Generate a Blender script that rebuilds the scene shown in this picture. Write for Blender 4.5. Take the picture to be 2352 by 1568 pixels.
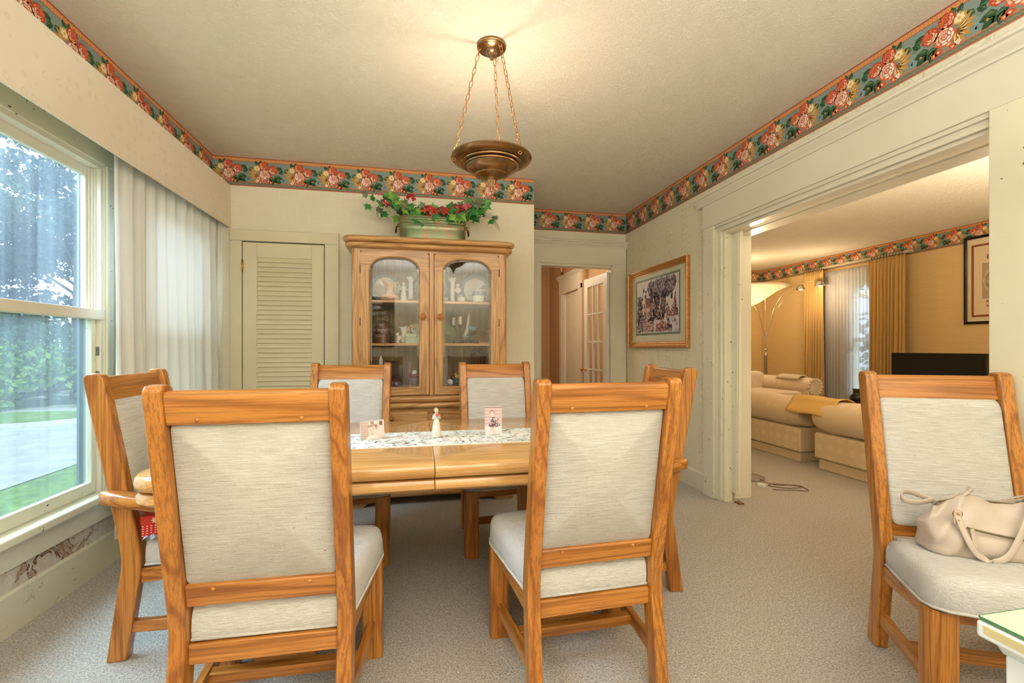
import bpy, math, random
from math import sin, cos, pi, radians
from mathutils import Matrix, Vector
import numpy as np

random.seed(7)
for o in list(bpy.data.objects):
    bpy.data.objects.remove(o)
COL = bpy.context.scene.collection
SC = bpy.context.scene

# ------------------------------------------------------------------ camera, world, sun, lights, exposure
TH = math.atan(214 / 1045.33)
cam_d = bpy.data.cameras.new('camera')
cam = bpy.data.objects.new('camera', cam_d)
COL.objects.link(cam)
cam.location = (0, 0, 1.2)
cam.rotation_euler = (pi / 2, 0, -TH)
cam_d.sensor_width = 36
cam_d.lens = 16.0
cam_d.shift_y = 15.0 / 2352
cam_d.clip_start = 0.02
cam_d.clip_end = 200
SC.camera = cam

SC.view_settings.view_transform = 'Standard'
SC.view_settings.look = 'None'
SC.view_settings.gamma = 1
SC.view_settings.use_curve_mapping = False
SC.view_settings.exposure = 0.38

w = bpy.data.worlds.new('world')
SC.world = w
w.use_nodes = True
wn = w.node_tree
bg = wn.nodes['Background']
bg.inputs[0].default_value = (0.80, 0.90, 1.0, 1)
bg.inputs[1].default_value = 2.6


def light(name, kind, loc, energy, color, rot=(0, 0, 0), size=1.0, size_y=None, spread=None, radius=None):
    d = bpy.data.lights.new(name, kind)
    d.energy = energy
    d.color = color
    if kind == 'AREA':
        d.shape = 'RECTANGLE'
        d.size = size
        d.size_y = size_y or size
        if spread:
            d.spread = spread
    elif kind in ('POINT', 'SPOT'):
        d.shadow_soft_size = radius or 0.1
    elif kind == 'SUN':
        d.angle = radians(1.5)
    o = bpy.data.objects.new(name, d)
    COL.objects.link(o)
    o.location = loc
    o.rotation_euler = rot
    return o


light('sun', 'SUN', (0, 0, 20), 6.0, (1.0, 0.95, 0.86), rot=(radians(28), radians(38), 0))
# sky light that falls through the two left windows, from above the line of sight
o = light('window_skylight', 'AREA', (-3.3, 2.7, 3.5), 600, (0.70, 0.85, 1.0), size=3.4, size_y=1.8)
o.rotation_euler = Vector((2.3, -0.2, -2.3)).to_track_quat('-Z', 'Y').to_euler()
# fill lamps added for even light, aimed up to bounce off the ceilings
light('bounce_fill', 'AREA', (0.3, -0.95, 1.85), 185, (0.885, 0.93, 1.0), rot=(pi, 0, 0), size=2.8, size_y=1.5)
light('living_room_bounce_fill', 'AREA', (4.6, 1.5, 1.6), 95, (1.0, 0.88, 0.70), rot=(pi, 0, 0), size=2.0, size_y=1.6)
light('hall_lamp_light', 'POINT', (1.35, 5.9, 2.35), 22, (1.0, 0.88, 0.72), radius=0.12)


# ------------------------------------------------------------------ mesh helpers
class MB:
    def __init__(s):
        s.v = []
        s.f = []
        s.c = []
        s.sm = []
        s.mi = []

    def add(s, vs, fs, col=None, smooth=False, mi=0, M=None):
        n = len(s.v)
        if M is not None:
            vs = [tuple(M @ Vector(v)) for v in vs]
        s.v += [tuple(v) for v in vs]
        for f in fs:
            s.f.append(tuple(i + n for i in f))
            s.c.append(col)
            s.sm.append(smooth)
            s.mi.append(mi)
        return s

    def box(s, x0, x1, y0, y1, z0, z1, **k):
        vs = [(x0, y0, z0), (x1, y0, z0), (x1, y1, z0), (x0, y1, z0), (x0, y0, z1), (x1, y0, z1), (x1, y1, z1), (x0, y1, z1)]
        fs = [(0, 3, 2, 1), (4, 5, 6, 7), (0, 1, 5, 4), (1, 2, 6, 5), (2, 3, 7, 6), (3, 0, 4, 7)]
        return s.add(vs, fs, **k)

    def prism(s, poly, axis, a0, a1, **k):
        """poly: 2D outline; extruded along axis from a0 to a1."""
        def P(p, a):
            if axis == 'x':
                return (a, p[0], p[1])
            if axis == 'y':
                return (p[0], a, p[1])
            return (p[0], p[1], a)
        n = len(poly)
        vs = [P(p, a0) for p in poly] + [P(p, a1) for p in poly]
        fs = [tuple(range(n))[::-1], tuple(range(n, 2 * n))]
        for i in range(n):
            j = (i + 1) % n
            fs.append((i, j, n + j, n + i))
        area = sum(poly[i][0] * poly[(i + 1) % n][1] - poly[(i + 1) % n][0] * poly[i][1] for i in range(n))
        flip = (area < 0) != (axis == 'y')
        if flip:
            fs = [f[::-1] for f in fs]
        return s.add(vs, fs, **k)

    def lathe(s, prof, seg=24, c=(0, 0, 0), M=None, smooth=True, cap=True, sx=1, sy=1, **k):
        vs = []
        for r, z in prof:
            for i in range(seg):
                a = 2 * pi * i / seg
                vs.append((c[0] + r * cos(a) * sx, c[1] + r * sin(a) * sy, c[2] + z))
        fs = []
        for j in range(len(prof) - 1):
            for i in range(seg):
                i2 = (i + 1) % seg
                fs.append((j * seg + i, j * seg + i2, (j + 1) * seg + i2, (j + 1) * seg + i))
        s.add(vs, fs, smooth=smooth, M=M, **k)
        if cap:
            caps = []
            if prof[0][0] > 1e-5:
                caps.append(tuple(range(seg))[::-1])
            if prof[-1][0] > 1e-5:
                caps.append(tuple(range((len(prof) - 1) * seg, len(prof) * seg)))
            n = len(s.v) - len(vs)
            for f in caps:
                s.f.append(tuple(i + n for i in f))
                s.c.append(k.get('col'))
                s.sm.append(False)
                s.mi.append(k.get('mi', 0))
        return s

    def tube(s, pts, r, seg=8, closed=False, flat=1.0, up=None, **k):
        pts = [Vector(p) for p in pts]
        n = len(pts)
        vs = []
        prev = None
        for i, p in enumerate(pts):
            if closed:
                t = pts[(i + 1) % n] - pts[i - 1]
            else:
                t = pts[min(i + 1, n - 1)] - pts[max(i - 1, 0)]
            t.normalize()
            if up is not None:
                a = Vector(up)
                a = a - t * a.dot(t)
                if a.length < 1e-4:
                    a = t.orthogonal()
            elif prev is None:
                a = t.orthogonal()
            else:
                a = prev - t * prev.dot(t)
                if a.length < 1e-5:
                    a = t.orthogonal()
            a.normalize()
            prev = a
            b = t.cross(a)
            rr = r[i] if isinstance(r, (list, tuple)) else r
            for j in range(seg):
                g = 2 * pi * j / seg
                vs.append(tuple(p + a * (cos(g) * rr) + b * (sin(g) * rr * flat)))
        fs = []
        m = n if closed else n - 1
        for i in range(m):
            i2 = (i + 1) % n
            for j in range(seg):
                j2 = (j + 1) % seg
                fs.append((i * seg + j, i * seg + j2, i2 * seg + j2, i2 * seg + j))
        if not closed:
            fs.append(tuple(range(seg))[::-1])
            fs.append(tuple(range((n - 1) * seg, n * seg)))
        return s.add(vs, fs, smooth=True, **k)

    def ball(s, c, r, seg=14, rings=9, sc=(1, 1, 1), M=None, **k):
        vs = []
        for j in range(rings + 1):
            ph = -pi / 2 + pi * j / rings
            for i in range(seg):
                a = 2 * pi * i / seg
                vs.append((c[0] + r * sc[0] * cos(ph) * cos(a), c[1] + r * sc[1] * cos(ph) * sin(a), c[2] + r * sc[2] * sin(ph)))
        fs = []
        for j in range(rings):
            for i in range(seg):
                i2 = (i + 1) % seg
                fs.append((j * seg + i, j * seg + i2, (j + 1) * seg + i2, (j + 1) * seg + i))
        return s.add(vs, fs, smooth=True, M=M, **k)

    def grid(s, fn, nu, nv, closed_u=False, smooth=True, **k):
        vs = []
        for j in range(nv + 1):
            for i in range(nu + (0 if closed_u else 1)):
                vs.append(fn(i / nu, j / nv))
        W = nu if closed_u else nu + 1
        fs = []
        for j in range(nv):
            for i in range(nu):
                i2 = (i + 1) % W
                fs.append((j * W + i, j * W + i2, (j + 1) * W + i2, (j + 1) * W + i))
        return s.add(vs, fs, smooth=smooth, **k)


def mesh_from(mb, name, mats, angle=None):
    me = bpy.data.meshes.new(name)
    me.from_pydata(mb.v, [], mb.f)
    me.polygons.foreach_set('use_smooth', mb.sm)
    me.polygons.foreach_set('material_index', mb.mi)
    if any(c is not None for c in mb.c):
        at = me.color_attributes.new('Col', 'FLOAT_COLOR', 'CORNER')
        arr = np.ones((len(me.loops), 4), dtype=np.float32)
        st = np.zeros(len(me.polygons), dtype=np.int32)
        me.polygons.foreach_get('loop_start', st)
        tot = np.zeros(len(me.polygons), dtype=np.int32)
        me.polygons.foreach_get('loop_total', tot)
        cols = np.array([c if c is not None else (1, 1, 1) for c in mb.c], dtype=np.float32)
        arr[:, :3] = np.repeat(cols, tot, axis=0)
        at.data.foreach_set('color', arr.ravel())
    if not isinstance(mats, (list, tuple)):
        mats = [mats]
    for m in mats:
        me.materials.append(m)
    me.validate()
    me.update()
    if angle is not None:
        me.set_sharp_from_angle(angle=radians(angle))
    return me


def tag(o, label=None, cat=None, group=None, kind=None):
    if label:
        o['label'] = label
    if cat:
        o['category'] = cat
    if group:
        o['group'] = group
    if kind:
        o['kind'] = kind
    return o


def build(name, mb, mats, parent=None, bevel=0, seg=2, label=None, cat=None, group=None, kind=None, subsurf=0, angle=None, loc=None, rot=None):
    me = mesh_from(mb, name, mats, angle)
    o = bpy.data.objects.new(name, me)
    COL.objects.link(o)
    if parent is not None:
        o.parent = parent
    if loc:
        o.location = loc
    if rot:
        o.rotation_euler = rot
    if bevel:
        m = o.modifiers.new('bevel', 'BEVEL')
        m.width = bevel
        m.segments = seg
        m.limit_method = 'ANGLE'
        m.angle_limit = radians(35)
        m.use_clamp_overlap = True
        me.polygons.foreach_set('use_smooth', [True] * len(me.polygons))
        m.harden_normals = True
    if subsurf:
        m = o.modifiers.new('subsurf', 'SUBSURF')
        m.levels = subsurf
        m.render_levels = subsurf
    tag(o, label, cat, group, kind)
    return o


def thing(name, label, cat, loc=(0, 0, 0), rz=0, group=None):
    o = bpy.data.objects.new(name, None)
    COL.objects.link(o)
    o.location = loc
    o.rotation_euler = (0, 0, rz)
    return tag(o, label, cat, group)


def child_copy(src, parent, loc=None, rot=None, scale=None):
    c = src.copy()
    COL.objects.link(c)
    c.parent = parent
    if loc is not None:
        c.location = loc
    if rot is not None:
        c.rotation_euler = rot
    if scale is not None:
        c.scale = scale
    return c


def dup(root, loc, rz, label=None, group=None):
    kids = {}
    for o in bpy.data.objects:
        if o.parent:
            kids.setdefault(o.parent.name, []).append(o)

    def rec(o, parent):
        c = o.copy()
        COL.objects.link(c)
        c.parent = parent
        for ch in kids.get(o.name, []):
            rec(ch, c)
        return c
    r = rec(root, None)
    r.location = loc
    r.rotation_euler = (0, 0, rz)
    if label:
        r['label'] = label
    if group:
        r['group'] = group
    return r


def sm(u):
    return u * u * (3 - 2 * u)


def lin(c):
    c = c / 255.0
    return c / 12.92 if c <= 0.04045 else ((c + 0.055) / 1.055) ** 2.4


def rgb(r, g, b):
    return (lin(r), lin(g), lin(b))


# ------------------------------------------------------------------ materials
class NT:
    """tiny wrapper for building node materials"""
    def __init__(s, name):
        s.m = bpy.data.materials.new(name)
        s.m.use_nodes = True
        s.t = s.m.node_tree
        s.b = s.t.nodes['Principled BSDF']
        s.out = s.t.nodes['Material Output']

    def n(s, kind, **kw):
        nd = s.t.nodes.new(kind)
        for k, v in kw.items():
            if k.startswith('i_'):
                nd.inputs[k[2:].replace('_', ' ')].default_value = v
            else:
                setattr(nd, k, v)
        return nd

    def l(s, a, b):
        s.t.links.new(a, b)

    def coord(s, scale=(1, 1, 1), rand=False, rot=(0, 0, 0), gen='Object'):
        tc = s.n('ShaderNodeTexCoord')
        mp = s.n('ShaderNodeMapping')
        mp.inputs['Scale'].default_value = scale
        mp.inputs['Rotation'].default_value = rot
        s.l(tc.outputs[gen], mp.inputs['Vector'])
        if rand:
            oi = s.n('ShaderNodeObjectInfo')
            ml = s.n('ShaderNodeMath', operation='MULTIPLY')
            ml.inputs[1].default_value = 37.0
            s.l(oi.outputs['Random'], ml.inputs[0])
            s.l(ml.outputs[0], mp.inputs['Location'])
        return mp.outputs[0]

    def noise(s, vec, scale=5, detail=3, rough=0.5, dist=0.0):
        nd = s.n('ShaderNodeTexNoise')
        nd.inputs['Scale'].default_value = scale
        nd.inputs['Detail'].default_value = detail
        nd.inputs['Roughness'].default_value = rough
        nd.inputs['Distortion'].default_value = dist
        if vec is not None:
            s.l(vec, nd.inputs['Vector'])
        return nd.outputs[0]

    def ramp(s, fac, stops):
        r = s.n('ShaderNodeValToRGB')
        el = r.color_ramp.elements
        while len(el) < len(stops):
            el.new(0.5)
        for e, (p, c) in zip(el, stops):
            e.position = p
            e.color = (c[0], c[1], c[2], 1)
        s.l(fac, r.inputs[0])
        return r.outputs[0]

    def math(s, op, a, b=None, c=None):
        m = s.n('ShaderNodeMath', operation=op)
        for i, x in enumerate((a, b, c)):
            if x is None:
                continue
            if isinstance(x, (int, float)):
                m.inputs[i].default_value = x
            else:
                s.l(x, m.inputs[i])
        return m.outputs[0]

    def mix(s, fac, a, b, mode='MIX'):
        m = s.n('ShaderNodeMix', data_type='RGBA', blend_type=mode)
        for i, x in ((0, fac), (6, a), (7, b)):
            if isinstance(x, (int, float)):
                m.inputs[i].default_value = x
            elif isinstance(x, tuple):
                m.inputs[i].default_value = (x[0], x[1], x[2], 1)
            else:
                s.l(x, m.inputs[i])
        return m.outputs[2]

    def bump(s, h, strength=0.3, dist=0.002):
        b = s.n('ShaderNodeBump')
        b.inputs['Strength'].default_value = strength
        b.inputs['Distance'].default_value = dist
        s.l(h, b.inputs['Height'])
        s.l(b.outputs[0], s.b.inputs['Normal'])

    def set(s, col=None, rough=0.5, metal=0, spec=0.5, sheen=0, coat=0, trans=0):
        if col is not None:
            if isinstance(col, tuple):
                s.b.inputs['Base Color'].default_value = (col[0], col[1], col[2], 1)
            else:
                s.l(col, s.b.inputs['Base Color'])
        s.b.inputs['Roughness'].default_value = rough
        s.b.inputs['Metallic'].default_value = metal
        s.b.inputs['Specular IOR Level'].default_value = spec
        if sheen:
            s.b.inputs['Sheen Weight'].default_value = sheen
        if coat:
            s.b.inputs['Coat Weight'].default_value = coat
            s.b.inputs['Coat Roughness'].default_value = 0.12
        if trans:
            s.b.inputs['Transmission Weight'].default_value = trans
        return s.m


def plain(name, col, rough=0.5, metal=0, spec=0.5, var=0.08, scale=12, bump=0, bscale=60, coat=0):
    t = NT(name)
    v = t.coord(rand=True)
    nz = t.noise(v, scale, 3)
    a = tuple(max(0, c * (1 - var)) for c in col)
    b = tuple(min(1, c * (1 + var)) for c in col)
    cc = t.ramp(nz, [(0.3, a), (0.7, b)])
    if bump:
        t.bump(t.noise(v, bscale, 3), bump, 0.002)
    return t.set(cc, rough, metal, spec, coat=coat)


def oak(name, axis, light_c, mid_c, dark_c, rough=0.32, freq=1.0, coat=0.35):
    t = NT(name)
    st = {'x': (0.07, 1, 1), 'y': (1, 0.07, 1), 'z': (1, 1, 0.07)}[axis]
    fine = {'x': (0.022, 1, 1), 'y': (1, 0.022, 1), 'z': (1, 1, 0.022)}[axis]
    v = t.coord(st, rand=True)
    big = t.noise(v, 6.5 * freq, 1.5, 0.45, 0.25)
    rings = t.math('MULTIPLY_ADD', t.math('SINE', t.math('MULTIPLY', big, 72)), 0.5, 0.5)
    v2 = t.coord(fine, rand=True)
    pores = t.noise(v2, 420 * freq, 3, 0.65)
    med = t.noise(v2, 150 * freq, 3, 0.6)
    tone = t.noise(v, 2.2, 2)
    c1 = t.ramp(rings, [(0.0, dark_c), (0.14, mid_c), (0.5, light_c), (1.0, light_c)])
    c1 = t.mix(0.45, c1, t.ramp(tone, [(0.3, mid_c), (0.7, light_c)]))
    c2 = t.mix(t.math('MULTIPLY', t.ramp(med, [(0.40, (1, 1, 1)), (0.52, (0, 0, 0))]), 0.55), c1, dark_c)
    c4 = t.mix(t.math('MULTIPLY', t.ramp(pores, [(0.36, (1, 1, 1)), (0.46, (0, 0, 0))]), 0.45), c2, dark_c)
    t.bump(pores, 0.12, 0.0006)
    return t.set(c4, rough, 0, 0.5, coat=coat)


CH = (rgb(200, 134, 58), rgb(178, 108, 36), rgb(124, 68, 20))
CB = (rgb(216, 168, 108), rgb(198, 143, 80), rgb(144, 92, 44))
OAK = {a: oak('oak_grain_' + a, a, *CH) for a in 'xyz'}
CAB = {a: oak('cabinet_oak_grain_' + a, a, *CB, rough=0.36) for a in 'xyz'}
TBL = {a: oak('table_oak_grain_' + a, a, rgb(222, 172, 106), rgb(210, 154, 84), rgb(182, 126, 64), rough=0.2, coat=0.6) for a in 'xyz'}


def fabric(name, a, b, fl, scale=(1, 1, 1), bump=0.8, axis_scale=(14, 14, 520)):
    t = NT(name)
    v = t.coord(axis_scale, rand=True)
    wv = t.noise(v, 1.0, 4, 0.6)
    v1 = t.coord((1, 1, 1), rand=True)
    nub = t.noise(v1, 190, 4, 0.7)
    spk = t.noise(t.coord((60, 60, 260), rand=True), 1.0, 2, 0.5)
    c = t.ramp(wv, [(0.30, a), (0.65, b)])
    c = t.mix(t.math('MULTIPLY', t.ramp(nub, [(0.32, (1, 1, 1)), (0.5, (0, 0, 0))]), 0.3), c, a)
    c = t.mix(t.ramp(spk, [(0.23, (1, 1, 1)), (0.27, (0, 0, 0))]), c, fl)
    h = t.math('ADD', wv, t.math('MULTIPLY', nub, 0.6))
    t.bump(h, bump, 0.004)
    return t.set(c, 0.9, 0, 0.15, sheen=0.15)


FAB = fabric('nubby_woven_fabric', rgb(186, 180, 170), rgb(226, 223, 217), rgb(120, 96, 80))
FAB_TOP = fabric('nubby_seat_fabric', rgb(190, 184, 176), rgb(226, 224, 219), rgb(130, 100, 80), axis_scale=(30, 420, 420))


def painted(name, col, rough=0.35, chips=0.0):
    t = NT(name)
    v = t.coord()
    nz = t.noise(v, 3, 3)
    c = t.ramp(nz, [(0.3, tuple(x * 0.96 for x in col)), (0.7, tuple(min(1, x * 1.03) for x in col))])
    if chips:
        vs = t.coord((1, 1, 1))
        sp = t.noise(vs, 38, 2, 0.5)
        c = t.mix(t.ramp(sp, [(0.225 + chips * 0.03, (1, 1, 1)), (0.25 + chips * 0.03, (0, 0, 0))]), c, rgb(90, 84, 60))
    t.bump(t.noise(t.coord((1, 1, 0.2)), 120, 2), 0.08, 0.001)
    return t.set(c, rough, 0, 0.45)


TRIM = painted('cream_trim_paint', rgb(228, 221, 200), 0.35)
TRIM_CHIP = painted('cream_trim_paint_chipped', rgb(232, 226, 200), 0.35, 1.0)
DOORP = painted('closet_door_paint', rgb(226, 215, 182), 0.4)
DARK = plain('dark_shade_and_feet', rgb(40, 34, 28), 0.9)


def wallpaper_linen():
    t = NT('linen_wallpaper')
    h1 = t.noise(t.coord((6, 6, 260)), 1, 3)
    h2 = t.noise(t.coord((200, 200, 5)), 1, 3)
    h = t.math('ADD', h1, h2)
    cl = t.noise(t.coord(), 1.6, 3)
    c = t.mix(t.math('MULTIPLY', t.ramp(h, [(0.8, (0, 0, 0)), (1.25, (1, 1, 1))]), 0.5), rgb(240, 232, 212), rgb(228, 217, 190))
    c = t.mix(t.math('MULTIPLY', t.ramp(cl, [(0.35, (0, 0, 0)), (0.7, (1, 1, 1))]), 0.25), c, rgb(214, 200, 160))
    t.bump(h, 0.12, 0.001)
    return t.set(c, 0.75, 0, 0.2)


def wallpaper_stripe():
    """pale damask sprays in soft vertical stripes, on an x-plane wall: stripes follow y"""
    t = NT('striped_damask_wallpaper')
    tc = t.n('ShaderNodeTexCoord')
    sp = t.n('ShaderNodeSeparateXYZ')
    t.l(tc.outputs['Object'], sp.inputs[0])
    yy = t.math('ADD', sp.outputs[1], sp.outputs[0])
    fr = t.math('FRACT', t.math('MULTIPLY', yy, 1 / 0.27))
    st = t.math('SINE', t.math('MULTIPLY', fr, 2 * pi))
    band = t.ramp(t.math('MULTIPLY_ADD', st, 0.5, 0.5), [(0.42, (0, 0, 0)), (0.5, (1, 1, 1))])
    line = t.ramp(t.math('ABSOLUTE', st), [(0.02, (1, 1, 1)), (0.12, (0, 0, 0))])
    vo = t.n('ShaderNodeTexNoise')
    vo.inputs['Scale'].default_value = 24
    vo.inputs['Detail'].default_value = 1.2
    vo.inputs['Distortion'].default_value = 2.6
    mp = t.coord((1, 1, 0.8))
    t.l(mp, vo.inputs['Vector'])
    sw = t.ramp(t.math('ABSOLUTE', t.math('SUBTRACT', vo.outputs[0], 0.5)), [(0.012, (1, 1, 1)), (0.045, (0, 0, 0))])
    fine = t.noise(t.coord((6, 6, 300)), 1, 3)
    base = t.mix(t.math('MULTIPLY', fine, 0.4), rgb(236, 229, 204), rgb(222, 213, 180))
    c = t.mix(t.math('MULTIPLY', band, 0.45), base, rgb(244, 240, 222))
    c = t.mix(t.math('MULTIPLY', t.math('MULTIPLY', sw, band), 0.8), c, rgb(200, 188, 146))
    c = t.mix(t.math('MULTIPLY', line, 0.22), c, rgb(196, 184, 138))
    t.bump(fine, 0.1, 0.001)
    return t.set(c, 0.72, 0, 0.2)


def wall_tan(name, a, b):
    t = NT(name)
    h = t.noise(t.coord((5, 5, 160)), 1, 4)
    c = t.mix(h, a, b)
    t.bump(h, 0.15, 0.001)
    return t.set(c, 0.7, 0, 0.2)


def ceiling_mat():
    t = NT('textured_ceiling_plaster')
    v = t.coord()
    big = t.noise(v, 9, 2, 0.5, 0.5)
    sw = t.noise(v, 34, 3, 0.62, 2.6)
    ridge = t.math('SUBTRACT', 1.0, t.math('MULTIPLY', t.math('ABSOLUTE', t.math('SUBTRACT', sw, 0.5)), 9))
    ridge = t.math('MAXIMUM', ridge, 0.0)
    h = t.math('ADD', t.math('MULTIPLY', ridge, t.math('ADD', big, 0.2)), t.math('MULTIPLY', t.noise(v, 120, 2), 0.25))
    c = t.ramp(big, [(0.3, rgb(234, 225, 204)), (0.7, rgb(242, 234, 214))])
    c = t.mix(t.math('MULTIPLY', t.noise(v, 0.7, 3), 0.3), c, rgb(230, 216, 186))
    t.bump(h, 0.6, 0.005)
    return t.set(c, 0.85, 0, 0.15)


def carpet_mat():
    t = NT('beige_cut_pile_carpet')
    v = t.coord()
    n1 = t.noise(v, 135, 3, 0.8)
    n2 = t.noise(v, 48, 3, 0.65)
    blot = t.noise(v, 1.3, 3)
    c = t.ramp(n1, [(0.34, rgb(128, 116, 104)), (0.47, rgb(204, 194, 182)), (0.60, rgb(244, 237, 228))])
    c = t.mix(t.math('MULTIPLY', t.ramp(n2, [(0.35, (1, 1, 1)), (0.6, (0, 0, 0))]), 0.3), c, rgb(170, 152, 136))
    c = t.mix(t.math('MULTIPLY', blot, 0.25), c, rgb(204, 188, 168))
    h = t.math('ADD', n1, t.math('MULTIPLY', n2, 0.8))
    t.bump(h, 1.0, 0.014)
    return t.set(c, 0.97, 0, 0.05, sheen=0.2)


LINEN = wallpaper_linen()
STRIPE = wallpaper_stripe()
TAN = wall_tan('tan_grasscloth', rgb(214, 180, 124), rgb(232, 202, 148))
HALLP = wall_tan('hall_orange_paper', rgb(186, 148, 108), rgb(204, 166, 126))
CEIL = ceiling_mat()
CARPET = carpet_mat()

BRASS = plain('aged_brass', rgb(190, 150, 92), 0.28, 1.0, var=0.12)
BRONZE = plain('antique_brass_shade', rgb(158, 126, 90), 0.24, 1.0, var=0.12, scale=6)
CHROME = plain('chrome', rgb(215, 208, 196), 0.15, 1.0, var=0.03)
GOLD = plain('gilded_frame', rgb(196, 142, 78), 0.42, 0.55, var=0.25, scale=60, bump=0.5, bscale=120)
BLACK = plain('black_gloss', rgb(14, 13, 13), 0.14, 0)
WHITE_CER = plain('white_bisque', rgb(232, 232, 228), 0.45, var=0.03)
CHINA = plain('china_glaze', rgb(232, 230, 216), 0.12, var=0.03)
BLUE_CER = plain('blue_rim_glaze', rgb(128, 150, 170), 0.15, var=0.2, scale=60)
GREEN_CER = plain('green_glaze', rgb(98, 112, 74), 0.2, var=0.3, scale=14)


def vcol_mat(name, rough=0.7, spec=0.2, coat=0):
    t = NT(name)
    a = t.n('ShaderNodeVertexColor')
    a.layer_name = 'Col'
    return t.set(a.outputs[0], rough, 0, spec, coat=coat)


PRINT = vcol_mat('printed_paper', 0.6, 0.25)
CLOTHP = vcol_mat('printed_cloth', 0.9, 0.1)
FOLM = vcol_mat('foliage_leaves', 0.5, 0.3)


def glass_mat(name, tint=(1, 1, 1), refl=1.0, haze=0.0, hazecol=(0.8, 0.85, 0.9), rough=0.0, streak=False):
    t = NT(name)
    t.t.nodes.remove(t.b)
    tr = t.n('ShaderNodeBsdfTransparent')
    tr.inputs[0].default_value = (*tint, 1)
    gl = t.n('ShaderNodeBsdfGlossy')
    gl.inputs['Roughness'].default_value = rough
    ge = t.n('ShaderNodeNewGeometry')
    dt = t.n('ShaderNodeVectorMath', operation='DOT_PRODUCT')
    t.l(ge.outputs['Incoming'], dt.inputs[0])
    t.l(ge.outputs['Normal'], dt.inputs[1])
    om = t.math('SUBTRACT', 1.0, t.math('ABSOLUTE', dt.outputs['Value']))
    f = t.math('MULTIPLY_ADD', t.math('POWER', om, 5.0), .96, .04)
    f = t.math('MINIMUM', t.math('MULTIPLY', f, refl), 1.0)
    base = tr.outputs[0]
    if haze:
        df = t.n('ShaderNodeBsdfDiffuse')
        df.inputs[0].default_value = (*hazecol, 1)
        tl = t.n('ShaderNodeBsdfTranslucent')
        tl.inputs[0].default_value = (*hazecol, 1)
        ad = t.n('ShaderNodeMixShader')
        ad.inputs[0].default_value = 0.6
        t.l(df.outputs[0], ad.inputs[1])
        t.l(tl.outputs[0], ad.inputs[2])
        mx = t.n('ShaderNodeMixShader')
        if streak:
            nz = t.noise(t.coord((22, 22, 0.5)), 1, 4, 0.6)
            hz = t.math('MULTIPLY', t.ramp(nz, [(0.35, (0.45,) * 3), (0.75, (1,) * 3)]), haze)
            t.l(hz, mx.inputs[0])
        else:
            mx.inputs[0].default_value = haze
        t.l(base, mx.inputs[1])
        t.l(ad.outputs[0], mx.inputs[2])
        base = mx.outputs[0]
    m2 = t.n('ShaderNodeMixShader')
    t.l(f, m2.inputs[0])
    t.l(base, m2.inputs[1])
    t.l(gl.outputs[0], m2.inputs[2])
    t.l(m2.outputs[0], t.out.inputs[0])
    return t.m


WGLASS = glass_mat('dusty_window_glass', (0.80, 0.89, 0.97), 1.3, haze=0.09, hazecol=(0.72, 0.84, 0.95), streak=True)
WGLASS2 = glass_mat('insect_screen_glass', (0.66, 0.75, 0.78), 1.6, haze=0.16, hazecol=(0.62, 0.76, 0.82), streak=True)
CGLASS = glass_mat('cabinet_glass', (0.97, 0.975, 0.97), 2.2)
CBEVEL = glass_mat('cabinet_glass_bevelled_edge', (0.8, 0.83, 0.86), 4.0, haze=0.25, hazecol=(0.7, 0.76, 0.82))
PGLASS = glass_mat('picture_glass', (1, 1, 1), 0.10, rough=0.3)
CRYSTAL = glass_mat('clear_crystal', (0.9, 0.92, 0.92), 4.0, haze=0.12)


def cloth_mat(name, col, transl=0.35, rough=0.9, axis=(80, 80, 500), transp=0.0):
    t = NT(name)
    n = t.noise(t.coord(axis), 1, 3)
    c = t.mix(t.math('MULTIPLY', n, 0.35), col, tuple(x * 0.86 for x in col))
    t.set(c, rough, 0, 0.1)
    tl = t.n('ShaderNodeBsdfTranslucent')
    t.l(c, tl.inputs[0])
    mx = t.n('ShaderNodeMixShader')
    mx.inputs[0].default_value = transl
    t.l(t.b.outputs[0], mx.inputs[1])
    t.l(tl.outputs[0], mx.inputs[2])
    res = mx.outputs[0]
    if transp:
        tp = t.n('ShaderNodeBsdfTransparent')
        m2 = t.n('ShaderNodeMixShader')
        m2.inputs[0].default_value = transp
        t.l(res, m2.inputs[1])
        t.l(tp.outputs[0], m2.inputs[2])
        res = m2.outputs[0]
    t.l(res, t.out.inputs[0])
    return t.m


CURT = cloth_mat('white_curtain_cloth', rgb(250, 247, 240), 0.30)
DRAPE = cloth_mat('gold_drape_cloth', rgb(214, 176, 112), 0.12)
SHEER = cloth_mat('sheer_cloth', rgb(214, 214, 218), 0.35, transp=0.45)
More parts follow.
